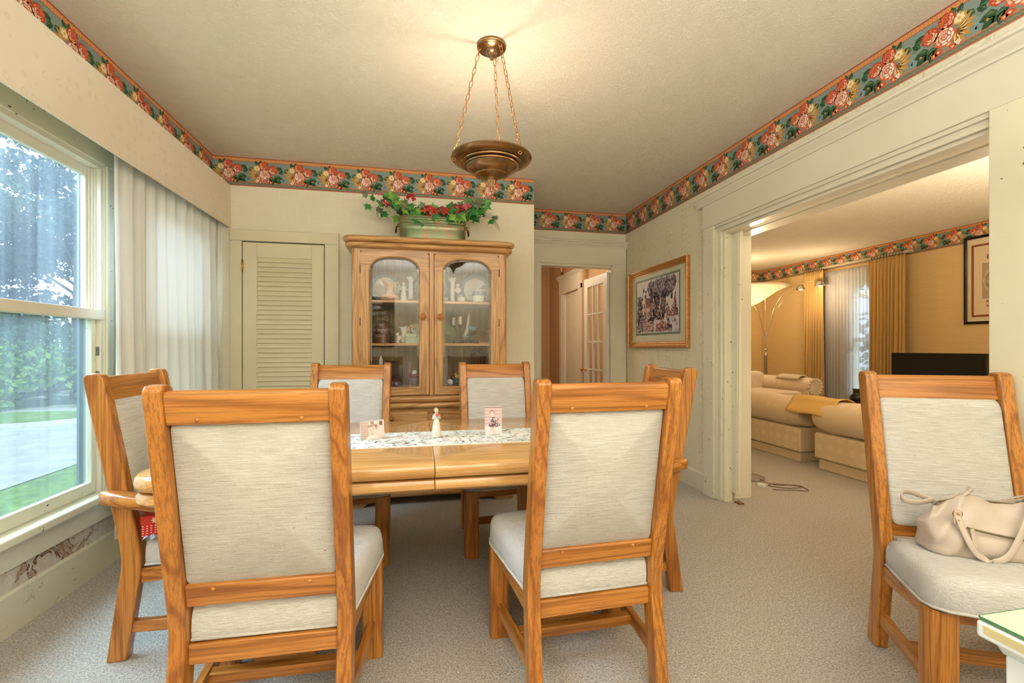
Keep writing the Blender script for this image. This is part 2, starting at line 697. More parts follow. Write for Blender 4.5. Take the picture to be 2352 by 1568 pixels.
# ------------------------------------------------------------------ flat printed art built from thin coloured shapes
class Art:
    def __init__(s):
        s.p = []
        s.n = 0

    def poly(s, pts, col, layer=None):
        if layer is None:
            s.n += 1
            layer = s.n
        s.p.append((pts, col, layer))

    def blob(s, cx, cy, rx, ry, col, layer=None, rot=0, n=9, wob=0.0, ph=0.0):
        pts = []
        for i in range(n):
            a = 2 * pi * i / n
            k = 1 + wob * (1 if i % 2 else -1)
            x, y = rx * k * cos(a + ph), ry * k * sin(a + ph)
            pts.append((cx + x * cos(rot) - y * sin(rot), cy + x * sin(rot) + y * cos(rot)))
        s.poly(pts, col, layer)

    def rect(s, x0, y0, x1, y1, col, layer=None):
        s.poly([(x0, y0), (x1, y0), (x1, y1), (x0, y1)], col, layer)

    def leaf(s, cx, cy, ang, L, W, col, col2=None, layer=None):
        def T(x, y):
            return (cx + x * cos(ang) - y * sin(ang), cy + x * sin(ang) + y * cos(ang))
        s.poly([T(0, 0), T(L * .3, -W * .5), T(L * .7, -W * .38), T(L, 0), T(L * .7, W * .38), T(L * .3, W * .5)], col, layer)
        if col2:
            s.poly([T(L * .08, 0.0), T(L * .35, W * .10), T(L * .7, W * .28), T(L * .35, W * .38)], col2, None if layer is None else layer + 1)

    def put(s, mb, fn, step=0.0001):
        for pts, col, layer in s.p:
            vs = [fn(x, y, layer * step) for x, y in pts]
            mb.add(vs, [tuple(range(len(pts)))], col=col)


BH = 0.232   # border height


def border_motif(P=0.265, H=BH):
    A = Art()
    C = rgb
    A.rect(0, 0, P, H, C(134, 148, 138), 0)
    for i in range(7):
        A.blob(P * (0.1 + 0.14 * i), H * (0.50 + 0.28 * sin(i * 2.1)), P * .06, H * .07, C(146, 160, 158) if i % 2 else C(120, 136, 122), 1, rot=i, n=6)
    A.rect(0, H * .86, P, H, C(206, 132, 76), 1)
    A.rect(0, H * .975, P, H, C(150, 60, 44), 2)
    A.rect(0, H * .85, P, H * .865, C(176, 92, 52), 2)
    for i in range(14):
        x = P * (i + .5) / 14
        A.blob(x, H * .915, P * .026, H * .036, C(228, 176, 118), 2, n=7)
        A.blob(x, H * .915, P * .012, H * .022, C(190, 112, 60), 3, n=5)
    A.rect(0, 0, P, H * .15, C(126, 122, 100), 1)
    A.rect(0, 0, P, H * .022, C(206, 116, 72), 2)
    A.rect(0, H * .028, P, H * .036, C(150, 78, 56), 2)
    for i in range(12):
        x = P * i / 12
        A.poly([(x, H * .05), (x + P * .07, H * .075), (x + P * .075, H * .09), (x + .004, H * .066)], C(160, 150, 126), 2)
        A.poly([(x + .008, H * .10), (x + P * .06, H * .12), (x + P * .065, H * .135), (x + .01, H * .118)], C(98, 104, 92), 2)
        A.blob(x + P / 24, H * .155, P * .045, H * .018, C(214, 126, 82), 2, n=6)
    # sprigs and leaves
    for (x, y, a, L) in ((.97, .2, 1.2, .16), (.93, .3, .6, .14), (.03, .15, 1.9, .16), (.9, .75, .5, .12), (.80, .80, .3, .12)):
        A.leaf(P * x, H * y, a, P * L, P * .035, C(120, 160, 172), None, 3)
    G1, G2 = C(48, 82, 54), C(92, 122, 78)
    for (x, y, a, L, W2) in ((.24, .72, 1.9, .17, .10), (.30, .74, 1.3, .17, .10), (.95, .62, 2.7, .2, .13), (.0, .56, 0.5, .2, .12),
                             (.55, .34, -.5, .28, .15), (.62, .30, -1.2, .2, .13), (.70, .36, -.1, .26, .17), (.74, .30, -.6, .22, .14), (.84, .50, .6, .18, .1), (.45, .8, .5, .1, .07)):
        A.leaf(P * x, H * y, a, P * L, P * W2, G1, G2, 4)
    A.blob(P * .84, H * .30, P * .025, H * .022, C(196, 150, 70), 6, n=6)
    # gold lily, petals fanned to the lower left
    for i, a in enumerate((2.5, 2.95, 3.4, 3.85, 4.3, 4.75)):
        A.leaf(P * .27, H * .44, a, P * .29, P * .095, C(196, 146, 78), C(238, 214, 150), 6)
    for i in range(6):
        A.leaf(P * .27, H * .42, 2.7 + i * .4, P * .13, P * .02, C(150, 100, 50), None, 8)
    # cream flower
    cx, cy = P * .23, H * .64
    A.blob(cx, cy, P * .12, H * .115, C(196, 160, 96), 7, n=12, wob=.12)
    for i in range(6):
        a = i * 1.05 + .3
        A.blob(cx + P * .05 * cos(a), cy + H * .05 * sin(a), P * .04, H * .035, C(240, 222, 172), 8 + i % 2, rot=a, n=7)
    A.blob(cx, cy, P * .03, H * .03, C(214, 176, 108), 10, n=7)

    def rose(cx, cy, r, base, mid, hi, seed, L=8):
        rx, ry = P * r, P * r * .98
        A.blob(cx, cy, rx, ry, base, L, n=14, wob=.08)
        rr = random.Random(seed)
        for ring, (k, m) in enumerate(((.68, 8), (.42, 6))):
            for i in range(m):
                a = 2 * pi * i / m + ring * .5 + rr.random() * .3
                c = hi if (cos(a - 3.9) > .1) else mid
                A.blob(cx + rx * k * cos(a), cy + ry * k * sin(a), rx * .26, ry * .13, c, L + 1 + ring, rot=a + pi / 2, n=7)
                A.blob(cx + rx * (k - .13) * cos(a), cy + ry * (k - .13) * sin(a), rx * .24, ry * .045, base, L + 2 + ring, rot=a + pi / 2, n=6)
        A.blob(cx, cy, rx * .22, ry * .22, mid, L + 4, n=7)
        A.blob(cx + rx * .03, cy, rx * .1, ry * .12, base, L + 5, n=6)
    rose(P * .42, H * .73, .14, C(188, 72, 42), C(216, 112, 74), C(240, 178, 140), 1)
    rose(P * .68, H * .60, .145, C(192, 76, 46), C(222, 120, 82), C(246, 206, 172), 2)
    rose(P * .45, H * .44, .175, C(208, 108, 76), C(238, 196, 168), C(250, 236, 220), 3)
    for (x, y, r, c) in ((.33, .17, .055, C(212, 100, 66)), (.25, .2, .05, C(244, 214, 196)), (.55, .2, .065, C(206, 88, 54)), (.62, .17, .05, C(214, 104, 70)), (.39, .25, .05, C(222, 132, 92))):
        A.blob(P * x, H * y, P * r, H * r * 1.1, c, 9, n=10, wob=.22)
        A.blob(P * x, H * y, P * r * .35, H * r * .4, C(244, 206, 170), 10, n=6)
    return A


MOTIF = border_motif()


def border(parent, p0, du, length, nrm, ztop=2.738, phase=0.0, H=BH):
    """wallpaper border running from p0 in direction du (unit, horizontal); nrm points into the room"""
    n = max(1, round(length / 0.265))
    k = length / (n * 0.265)
    mb = MB()
    z0 = ztop - H
    bx = [(-0.0, 0), (length, 0), (length, H), (0, H)]
    for r in range(n):
        def fn(x, y, l):
            u = min(max((x + r * 0.265) * k, 0.0), length)
            d = 0.0015 + l * 1.6
            return (p0[0] + du[0] * u + nrm[0] * d, p0[1] + du[1] * u + nrm[1] * d, z0 + y)
        MOTIF.put(mb, fn)
    return build('wallpaper_border', mb, PRINT, parent)


# ------------------------------------------------------------------ the room shell
H = 2.74
XL, XR, YB, YR = -1.69, 2.335, 4.03, 4.87
S = dict(kind='structure')
build('floor', MB().box(XL - .15, 6.9, -2.4, 8.3, -.12, 0), CARPET, **S)
build('ceiling', MB().box(XL - .15, 6.9, -2.4, 8.3, H, H + .12), CEIL, **S)

# left wall with two window openings
m = MB()
a, b = XL - .08, XL
W1 = (1.36, 2.87)
W2 = (3.07, 3.86)
for y0, y1, z0, z1 in ((-2.4, W1[0], 0, H), (W1[1], W2[0], 0, H), (W2[1], YB + .12, 0, H), (W1[0], W1[1], 0, .40), (W1[0], W1[1], 2.20, H), (W2[0], W2[1], 0, .40), (W2[0], W2[1], 2.20, H)):
    m.box(a, b, y0, y1, z0, z1)
wl = build('wall_left', m, LINEN, **S)
sof = build('trim_1', MB().box(XL, -1.61, -2.4, YB, 2.45, H), LINEN, **S)
border(sof, (-1.61, 0.0), (0, 1), YB, (1, 0))

wb = build('wall_back', MB().box(XL, 1.03, YB, YB + .10, 0, H), LINEN, **S)
border(wb, (-1.61, YB), (1, 0), 2.64, (0, -1))
build('wall_return', MB().box(.93, 1.03, YB + .10, YR + .13, 0, H), LINEN, **S)
m = MB()
m.box(1.03, 1.32, YR, YR + .13, 0, H)
m.box(2.15, XR, YR, YR + .13, 0, H)
m.box(1.32, 2.15, YR, YR + .13, 2.12, H)
wr = build('wall_recess', m, LINEN, **S)
border(wr, (1.03, YR), (1, 0), XR - 1.03, (0, -1))

# right wall with the wide opening to the living room
OP0, OP1, OPZ = 1.44, 3.20, 2.10
m = MB()
m.box(XR, 2.58, -2.4, OP0 - .02, 0, H)
m.box(XR, 2.58, OP1, YR + .13, 0, H)
m.box(XR, 2.58, OP0 - .02, OP1, OPZ, H)
m.box(2.40, 2.58, YR + .13, 8.3, 0, H)
wR = build('wall_right', m, STRIPE, **S)
border(wR, (XR, -.3), (0, 1), YR + .3, (-1, 0))

# living room and hall shells
LX, LY = 6.72, 7.92
build('wall_living_right', MB().box(LX, LX + .15, -2.4, 5.27, 0, H).box(LX, LX + .15, 6.02, 8.3, 0, H).box(LX, LX + .15, 5.27, 6.02, 0, .48).box(LX, LX + .15, 5.27, 6.02, 2.25, H), TAN, **S)
lb = build('wall_living_back', MB().box(2.58, LX + .15, LY, LY + .15, 0, H), TAN, **S)
border(lb, (2.6, LY), (1, 0), LX - 2.6, (0, -1))
border(bpy.data.objects['wall_living_right'], (LX, 1.0), (0, 1), LY - 1.0, (-1, 0))
build('wall_hall_left', MB().box(.80, .93, YR, 8.3, 0, H), HALLP, **S)
build('wall_hall_back', MB().box(.93, 2.40, 8.15, 8.3, 0, H), HALLP, **S)
build('wall_hall_right', MB().box(2.385, 2.40, 5.02, 6.55, 0, H).box(2.385, 2.40, 7.35, 8.15, 0, H).box(2.385, 2.40, 6.55, 7.35, 2.10, H), HALLP, **S)
build('wall_rear', MB().box(XL - .15, 6.9, -2.4, -2.25, 0, H), LINEN, **S)
build('wall_outer_left_return', MB().box(XL - .15, .93, YB + .12, YB + .2, 0, H), LINEN, **S)

# ---- left window
STORM = plain('weathered_aluminium', rgb(120, 128, 134), .5, .3)
def yz_frame(mb, x0, x1, y0, y1, z0, z1, wy, wz0, wz1):
    mb.box(x0, x1, y0, y0 + wy, z0, z1)
    mb.box(x0, x1, y1 - wy, y1, z0, z1)
    mb.box(x0, x1, y0 + wy, y1 - wy, z0, z0 + wz0)
    mb.box(x0, x1, y0 + wy, y1 - wy, z1 - wz1, z1)
    return mb


for idx, (y0, y1) in enumerate((W1, W2)):
    mb = MB()
    # jamb lining
    mb.box(XL - .08, XL + .012, y0 - .0, y0 + .025, .40, 2.20)
    mb.box(XL - .08, XL + .012, y1 - .025, y1, .40, 2.20)
    mb.box(XL - .08, XL + .012, y0 + .025, y1 - .025, 2.165, 2.20)
    win = build('window_%d' % (idx + 1), mb, TRIM, bevel=.003, **S)
    cas = MB()
    cas.box(XL, XL + .018, y1 - .005, y1 + .075, .386, 2.19)
    cas.box(XL, XL + .018, y0 - .075, y0 + .005, .386, 2.19)
    cas.box(XL, XL + .020, y0 - .075, y1 + .075, 2.1905, 2.30)
    cas.box(XL + .018, XL + .03, y1 + .0, y1 + .02, .40, 2.19)
    build('casing', cas, TRIM_CHIP, win, bevel=.003)
    up = yz_frame(MB(), XL - .064, XL - .040, y0 + .025, y1 - .025, 1.375, 2.165, .030, .03, .05)
    for q in range(3):
        up.box(XL - .040 + q * .01, XL - .030 + q * .01, y1 - .043 + q * .007, y1 - .025, 1.41, 2.164)
    build('upper_sash', up, TRIM, win, bevel=.003)
    lo = yz_frame(MB(), XL - .038, XL - .010, y0 + .025, y1 - .025, .43, 1.40, .034, .06, .045)
    build('storm_frame', yz_frame(MB(), XL - .079, XL - .068, y0 + .0255, y1 - .0255, .401, 2.16, .03, .03, .03), STORM, win)
    sash = build('lower_sash', lo, TRIM_CHIP, win, bevel=.004)
    build('meeting_rail', MB().box(XL - .038, XL + .02, y0 + .002, y1 - .002, 1.352, 1.405), TRIM, win, bevel=.004)
    for z in (1.16, 1.03):
        if idx == 0:
            build('sash_stop', MB().prism([(y1 - .030, z), (y1 - .012, z + .005), (y1 - .008, z + .06), (y1 - .022, z + .075)], 'x', XL - .014, XL + .006), plain('pewter_%d' % int(z * 100), rgb(120, 120, 116), .4, .4), win)
    build('upper_glass', MB().box(XL - .054, XL - .051, y0 + .05, y1 - .05, 1.39, 2.12), WGLASS, win)
    build('lower_glass', MB().box(XL - .026, XL - .023, y0 + .055, y1 - .055, .485, 1.36), WGLASS2, win)
    st = MB().box(XL - .04, XL + .065, y0 - .09, y1 + .09, .385, .425)
    build('stool', st, TRIM_CHIP, win, bevel=.01, seg=3)
    build('apron', MB().box(XL, XL + .022, y0 - .075, y1 + .075, .275, .3595).box(XL, XL + .03, y0 - .075, y1 + .075, .36, .3845), TRIM, win, bevel=.003)

# damaged plaster under the window
def plaster_mat():
    t = NT('peeling_plaster')
    v = t.coord()
    n = t.noise(v, 4.5, 4, .6, 1.6)
    n2 = t.noise(v, 16, 4, .6, .8)
    e = t.ramp(t.math('ABSOLUTE', t.math('SUBTRACT', n, .57)), [(0.004, (1, 1, 1)), (.014, (0, 0, 0))])
    c = t.ramp(n, [(.40, rgb(222, 214, 202)), (.56, rgb(206, 194, 178)), (.63, rgb(156, 120, 88)), (.70, rgb(196, 170, 140))])
    c = t.mix(t.math('MULTIPLY', t.ramp(n2, [(.4, (0, 0, 0)), (.7, (1, 1, 1))]), .35), c, rgb(186, 160, 126))
    c = t.mix(e, c, rgb(110, 78, 56))
    t.bump(t.math('ADD', n, t.math('MULTIPLY', n2, .4)), .8, .012)
    return t.set(c, .8, 0, .2)


build('damaged_plaster', MB().box(XL, XL + .006, .2, 2.97, .17, .28), plaster_mat(), wl)


def crackpaint():
    t = NT('cracked_trim_paint')
    v = t.coord((1, .28, 1), rot=(.25, 0, 0))
    n = t.noise(v, 26, 2, .5, .2)
    cr = t.ramp(t.math('ABSOLUTE', t.math('SUBTRACT', n, .5)), [(0.0, (1, 1, 1)), (.006, (0, 0, 0))])
    msk = t.ramp(t.noise(t.coord(), 9, 2), [(.5, (0, 0, 0)), (.6, (1, 1, 1))])
    c = t.mix(t.math('MULTIPLY', cr, msk), rgb(224, 218, 194), rgb(120, 112, 84))
    return t.set(c, .4, 0, .4)


def base_prof(d, h):
    return [(0, 0), (d, 0), (d, h - .012), (d * .6, h), (0, h)]


build('baseboard_left', MB().prism([(XL + p[0], p[1]) for p in base_prof(.018, .18)], 'y', -2.25, YB), crackpaint(), **S)
m = MB().prism([(YB - p[0], p[1]) for p in base_prof(.016, .155)], 'x', XL, -1.48)
m.prism([(YB - p[0], p[1]) for p in base_prof(.016, .155)], 'x', -.66, 1.03)
build('baseboard_back', m, TRIM, **S)
m = MB().prism([(XR - p[0], p[1]) for p in base_prof(.018, .155)], 'y', 3.367, YR)
m.prism([(XR - p[0], p[1]) for p in base_prof(.018, .155)], 'y', -2.25, 1.24)
build('baseboard_right', m, TRIM, **S)
m = MB().prism([(LX - p[0], p[1]) for p in base_prof(.018, .155)], 'y', -2.25, LY)
m.prism([(LY - p[0], p[1]) for p in base_prof(.018, .155)], 'x', 2.6, LX)
build('baseboard_living', m, TRIM, **S)

# ---- closet door with louvres (door_1)
cas = MB().box(-1.477, -1.391, YB - .022, YB, 0, 2.062).box(-.766, -.665, YB - .022, YB, 0, 2.062).box(-1.477, -.665, YB - .024, YB, 2.062, 2.15)
cas.box(-.672, -.655, YB - .03, YB, 0, 2.155)
build('trim_2', cas, DOORP, bevel=.003, **S)
build('closet_shade_sheet', MB().box(-1.391, -.766, YB - .004, YB, 0.0, 2.06), DARK, wb)  # flat dark sheet on the wall, standing in for shade behind the louvres
yd = YB - .014
d = MB()
d.box(-1.385, -1.28, yd - .006, yd + .012, .02, 2.052).box(-.866, -.772, yd - .006, yd + .012, .02, 2.052)
d.box(-1.28, -.866, yd - .006, yd + .012, 1.932, 2.052).box(-1.28, -.866, yd - .006, yd + .012, .02, .24)
door1 = build('door_1', d, DOORP, bevel=.0025, **S)
sl = MB().prism([(yd - .008, -.021), (yd - .003, -.023), (yd + .010, .016), (yd + .006, .019)], 'x', -1.28, -.866)
slm = mesh_from(sl, 'slat', DOORP)
z = 1.917
while z > .25:
    s_ = bpy.data.objects.new('slat', slm)
    COL.objects.link(s_)
    s_.parent = door1
    s_.location = (0, 0, z)
    z -= .0386
mb = MB()
for z in (1.86, .3):
    mb.box(-1.392, -1.378, yd - .014, yd - .006, z - .045, z + .045)
    mb.lathe([(.006, -.05), (.006, .05)], 8, (-1.385, yd - .016, z))
build('hinge', mb, BRASS, door1)
build('knob', MB().lathe([(.004, 0), (.008, .02), (.02, .032), (.018, .045), (0, .05)], 14, M=Matrix.Translation((-.80, yd - .006, .95)) @ Matrix.Rotation(pi / 2, 4, 'X')), BRASS, door1)

# ---- recess doorway casing and french door
def crown(mb, axis, a0, a1, w, z0, out):
    """cap moulding; w = wall coordinate, out = direction sign away from wall"""
    prof = [(0, 0), (.030, 0), (.034, .012), (.028, .014), (.034, .022), (.052, .036), (.058, .046), (.058, .050), (.074, .052), (.076, .066), (.070, .070), (0, .070)]
    mb.prism([(w + out * p[0], z0 + p[1]) for p in prof], axis, a0, a1)


m = MB()
m.box(1.20, 1.32, YR - .022, YR, 0, 2.16).box(2.16, 2.325, YR - .022, YR, 0, 2.16)
m.box(1.19, 2.325, YR - .028, YR, 2.155, 2.335)
m.box(2.144, 2.17, YR - .012, YR + .014, 0, 2.14).box(1.31, 1.325, YR - .01, YR + .12, 0, 2.14).box(1.31, 2.16, YR - .012, YR + .12, 2.115, 2.14)
m.box(2.17, 2.185, YR - .028, YR, 0, 2.15).box(1.31, 2.185, YR - .028, YR, 2.14, 2.155)
crown(m, 'x', 1.17, 2.333, YR, 2.33, -1)
build('trim_3', m, TRIM, bevel=.002, **S)

fd = MB()
Wd, Hd = .64, 2.06
fd.box(0, .10, -.018, .018, .01, Hd).box(Wd - .10, Wd, -.018, .018, .01, Hd).box(.10, Wd - .10, -.018, .018, Hd - .11, Hd).box(.10, Wd - .10, -.018, .018, .01, .24)
mz0, mz1 = .24, Hd - .11
for i in (1, 2):
    x = .10 + (Wd - .20) * i / 3
    fd.box(x - .01, x + .01, -.014, .014, mz0, mz1)
for i in range(1, 5):
    z = mz0 + (mz1 - mz0) * i / 5
    fd.box(.10, Wd - .10, -.014, .014, z - .01, z + .01)
door2 = build('door_2', fd, painted('french_door_white', rgb(226, 222, 208), .35), bevel=.003, loc=(2.128, YR + .022, .01), rot=(0, 0, radians(93.2)), **S)
for i in range(3):
    for j in range(5):
        x0 = .10 + (Wd - .20) * i / 3 + .010
        x1 = .10 + (Wd - .20) * (i + 1) / 3 - .010
        z0 = mz0 + (mz1 - mz0) * j / 5 + .01
        z1 = mz0 + (mz1 - mz0) * (j + 1) / 5 - .01
        build('pane', MB().box(x0, x1, -.002, .002, z0, z1), PGLASS, door2)
kb = MB()
for sgn in (-1, 1):
    kb.lathe([(.022, 0), (.022, .004), (.008, .008), (.008, .03), (.024, .042), (.026, .055), (.015, .066), (0, .068)], 14, M=Matrix.Translation((Wd - .05, sgn * .018, .92)) @ Matrix.Rotation(-sgn * pi / 2, 4, 'X'))
build('knob', kb, BRASS, door2)

# hall door, cased, in the right wall of the hall
m = MB()
m.box(2.355, 2.385, 7.35, 7.47, 0, 2.17).box(2.355, 2.385, 6.43, 6.55, 0, 2.17).box(2.35, 2.385, 6.43, 7.47, 2.10, 2.33)
m.box(2.365, 2.40, 7.30, 7.35, 0, 2.12).box(2.375, 2.42, 7.25, 7.30, 0, 2.12)
crown(m, 'y', 6.40, 7.52, 2.385, 2.33, -1)
build('trim_4', m, TRIM, bevel=.002, **S)
dd = MB().box(2.44, 2.475, 6.56, 7.34, .01, 2.09)
for z0, z1 in ((.2, .95), (1.1, 1.95)):
    dd.box(2.43, 2.44, 6.66, 7.24, z0, z1)
build('door_3', dd, TRIM, bevel=.004, **S)

# ---- big opening casing
m = MB()
m.box(2.30, XR, 3.235, 3.365, 0, 2.175)                 # flat board, far side
for i, (y0, y1, x) in enumerate(((3.210, 3.235, 2.313), (3.185, 3.210, 2.322), (3.165, 3.185, 2.318), (3.14, 3.165, 2.334))):
    m.box(x, 2.40, y0, y1, 0, 2.14 - i * .01)
m.box(2.295, XR, 1.24, OP0, 0, 2.175)                  # near side board
build('trim_5', m, TRIM_CHIP, bevel=.003, **S)
m = MB()
m.box(2.296, XR, 1.10, 3.372, 2.175, 2.362)
for i, (z0, z1, x) in enumerate(((2.152, 2.175, 2.305), (2.132, 2.152, 2.316), (2.115, 2.132, 2.312), (2.095, 2.115, 2.330))):
    m.box(x, 2.40, OP0 - .0, 3.235 - i * .02, z0, z1)
m.box(2.47, 2.60, OP0, 3.235, 2.095, 2.13)
crown(m, 'y', 1.0, 3.44, 2.315, 2.36, -1)
build('trim_6', m, TRIM, bevel=.002, **S)
m = MB()
m.box(2.455, 2.60, 3.185, 3.215, 0, 2.10).box(2.58, 2.62, 3.20, 3.33, 0, 2.2).box(2.58, 2.62, 1.25, 3.33, 2.10, 2.25).box(2.58, 2.62, 1.25, 1.42, 0, 2.2)
m.box(2.34, 2.58, 1.40, 1.425, 0, 2.10)
build('trim_7', m, TRIM, bevel=.003, **S)
pk = MB().box(2.40, 2.445, 3.095, 3.9, .03, 2.06).box(2.408, 2.437, 3.085, 3.10, .05, 2.05)
build('door_4', pk, TRIM_CHIP, bevel=.004, rot=(radians(.6), 0, 0), loc=(0, .0, .012), **S)
build('trim_8', MB().box(2.402, 2.445, 3.06, 3.12, 0, .012), plain('floor_track_wood', rgb(130, 84, 48)), bevel=.002, **S)

# window_3 behind the sheers in the living room
mb = yz_frame(MB(), LX - .0, LX + .12, 5.27, 6.02, .48, 2.25, .06, .06, .06)
mb.box(LX - .02, LX, 5.19, 5.29, .42, 2.33).box(LX - .02, LX, 6.00, 6.10, .42, 2.33).box(LX - .02, LX, 5.19, 6.10, 2.24, 2.35).box(LX - .035, LX, 5.17, 6.12, .42, .47)
w3 = build('window_3', mb, TRIM, bevel=.003, **S)
build('meeting_rail', MB().box(LX + .02, LX + .07, 5.33, 5.96, 1.30, 1.36), TRIM, w3)
build('pane', MB().box(LX + .04, LX + .044, 5.33, 5.96, .54, 1.30), WGLASS, w3)
build('pane', MB().box(LX + .06, LX + .064, 5.33, 5.96, 1.36, 2.19), WGLASS, w3)

# ------------------------------------------------------------------ outdoors
def ground_mat(name, a, b, sc=3, r=.9):
    t = NT(name)
    n = t.noise(t.coord(), sc, 5, .65)
    c = t.ramp(n, [(.3, a), (.7, b)])
    t.bump(t.noise(t.coord(), sc * 8, 3), .5, .03)
    return t.set(c, r, 0, .1)


GRASS = ground_mat('lawn_grass', rgb(70, 96, 40), rgb(132, 158, 72), 5)
ROAD = ground_mat('pale_asphalt', rgb(150, 148, 146), rgb(188, 184, 178), 2)
KERB = ground_mat('kerb_concrete', rgb(186, 182, 172), rgb(206, 202, 192), 9)
GZ = -.9
build('ground_lawn', MB().box(-60, 40, -40, 60, GZ - .3, GZ), GRASS, **S)
# road as a curved strip west of the house
mb = MB()
NR = 30
vs = []
for i in range(NR + 1):
    y = -30 + 80 * i / NR
    cx = -9.6 - .004 * (y - 8) ** 2
    vs += [(cx - 9.1, y, GZ + .02), (cx + 3.6, y, GZ + .02)]
mb.add(vs, [(2 * i, 2 * i + 1, 2 * i + 3, 2 * i + 2) for i in range(NR)])
build('road', mb, ROAD, **S)
mb = MB().box(-40, -9.3, 17.2, 24, GZ, GZ + .03)
build('street', mb, ROAD, **S)
# grass island with its kerb
isl = [(-11.2 + 1.9 * cos(a) - .0, 15.3 + 1.2 * sin(a)) for a in [2 * pi * i / 28 for i in range(28)]]
build('kerb', MB().prism([(x * 1.0 + (x + 11.2) * .08, y + (y - 15.3) * .12) for x, y in isl], 'z', GZ, GZ + .14), KERB, **S)
build('island_lawn', MB().prism(isl, 'z', GZ, GZ + .17), GRASS, **S)


def tree(x, y, h, cr, label, seed, base=1.0, c1=(36, 56, 50), c2=(76, 102, 80), n=5200, lean=0, top=1.0, ls=.13, name='leafy_tree'):
    rr = random.Random(seed)
    t = thing(name, label, 'tree', (x, y, GZ), 0, 'trees across the road')
    tr = MB()
    tr.tube([(0, 0, -.2), (.1 * lean, 0, h * .3), (.25 * lean, .1, h * .6), (.3 * lean, 0, h * .92)], [h * .028, h * .022, h * .014, .02], 8)
    blobs = []
    for i in range(22):
        a = rr.uniform(0, 2 * pi)
        zz = rr.uniform(base, h * .95)
        k = 1 - .55 * (zz / h) ** 2
        r = cr * rr.uniform(.35, .9) * k
        bx, by = r * cos(a), r * sin(a)
        br = cr * rr.uniform(.28, .5) * (1 - .3 * zz / h)
        blobs.append((bx, by, zz, br))
        tr.tube([(.2 * lean, 0, max(.5, zz * .75)), (bx * .6, by * .6, zz * .92), (bx, by, zz)], [.06, .04, .015], 5)
    build('trunk', tr, plain('bark', rgb(84, 72, 60), .9), t) if 'bark' not in bpy.data.materials else build('trunk', tr, bpy.data.materials['bark'], t)
    N = n
    P = np.zeros((N, 3))
    bi = [rr.randrange(len(blobs)) for _ in range(N)]
    rng = np.random.RandomState(seed)
    d = rng.normal(size=(N, 3))
    d /= np.linalg.norm(d, axis=1)[:, None]
    rad = rng.uniform(.25, 1, N) ** .5
    B = np.array(blobs)[bi]
    P = B[:, :3] + d * rad[:, None] * B[:, 3:4] * np.array([1.25, 1.25, .62])
    u = rng.normal(size=(N, 3))
    u /= np.linalg.norm(u, axis=1)[:, None]
    v = np.cross(u, rng.normal(size=(N, 3)))
    v /= np.linalg.norm(v, axis=1)[:, None]
    s_ = rng.uniform(.6, 1.3, N)[:, None] * ls
    V = np.stack([P - u * s_, P + v * s_ * .55, P + u * s_, P - v * s_ * .55], 1).reshape(-1, 3)
    me = bpy.data.meshes.new('crown')
    me.from_pydata(V.tolist(), [], [(4 * i, 4 * i + 1, 4 * i + 2, 4 * i + 3) for i in range(N)])
    at = me.color_attributes.new('Col', 'FLOAT_COLOR', 'CORNER')
    A1, A2 = np.array(rgb(*c1)), np.array(rgb(*c2))
    f = rng.uniform(0, 1, N)[:, None]
    cc = np.ones((N, 4))
    cc[:, :3] = A1 * (1 - f) + A2 * f
    at.data.foreach_set('color', np.repeat(cc, 4, axis=0).astype(np.float32).ravel())
    me.materials.append(TREEM)
    o = bpy.data.objects.new('crown', me)
    COL.objects.link(o)
    o.parent = t
    o['kind'] = 'stuff'
    return t


tt = NT('tree_leaf')
a_ = tt.n('ShaderNodeVertexColor')
a_.layer_name = 'Col'
tt.set(a_.outputs[0], .6, 0, .25)
tl = tt.n('ShaderNodeBsdfTranslucent')
tt.l(a_.outputs[0], tl.inputs[0])
mx = tt.n('ShaderNodeMixShader')
mx.inputs[0].default_value = .35
tt.l(tt.b.outputs[0], mx.inputs[1])
tt.l(tl.outputs[0], mx.inputs[2])
tt.l(mx.outputs[0], tt.out.inputs[0])
TREEM = tt.m
tree(-13.4, 21.5, 11.5, 3.6, 'tall dark leafy tree nearest the meeting rail end of the big window', 1, base=2.0, n=16000, ls=.13)
tree(-19.0, 23.5, 9.5, 4.0, 'broad dark tree across the road behind the grass island', 2, base=1.2, n=14000, ls=.14)
tree(-12.0, 26.5, 8.6, 3.6, 'rounded bushy tree at the far right of the window view', 3, base=1.0, n=12000, ls=.14)
tree(-25.5, 27.0, 8.0, 4.4, 'distant wide tree at the window left edge beyond the street', 4, base=.8, n=11000, ls=.16)
tree(-17.0, 20.2, 3.6, 2.6, 'low bright green sunlit bush under the tall trees', 5, base=.6, c1=(104, 140, 62), c2=(176, 202, 100), n=4200, name='bush')
tree(-13.0, 19.4, 2.2, 2.2, 'small bright shrub at the kerb of the street', 6, base=.4, c1=(90, 126, 60), c2=(150, 180, 90), n=2600, name='bush')
tree(-10.6, 11.2, 9.8, 2.8, 'near feathery conifer whose boughs cross the upper window pane', 7, base=5.2, c1=(42, 64, 54), c2=(78, 102, 78), n=9000, lean=-1, ls=.06, name='conifer')
tree(13.5, 9.0, 8.0, 3.0, 'leafy tree seen through the living room sheers', 8, base=1.2, n=5000)
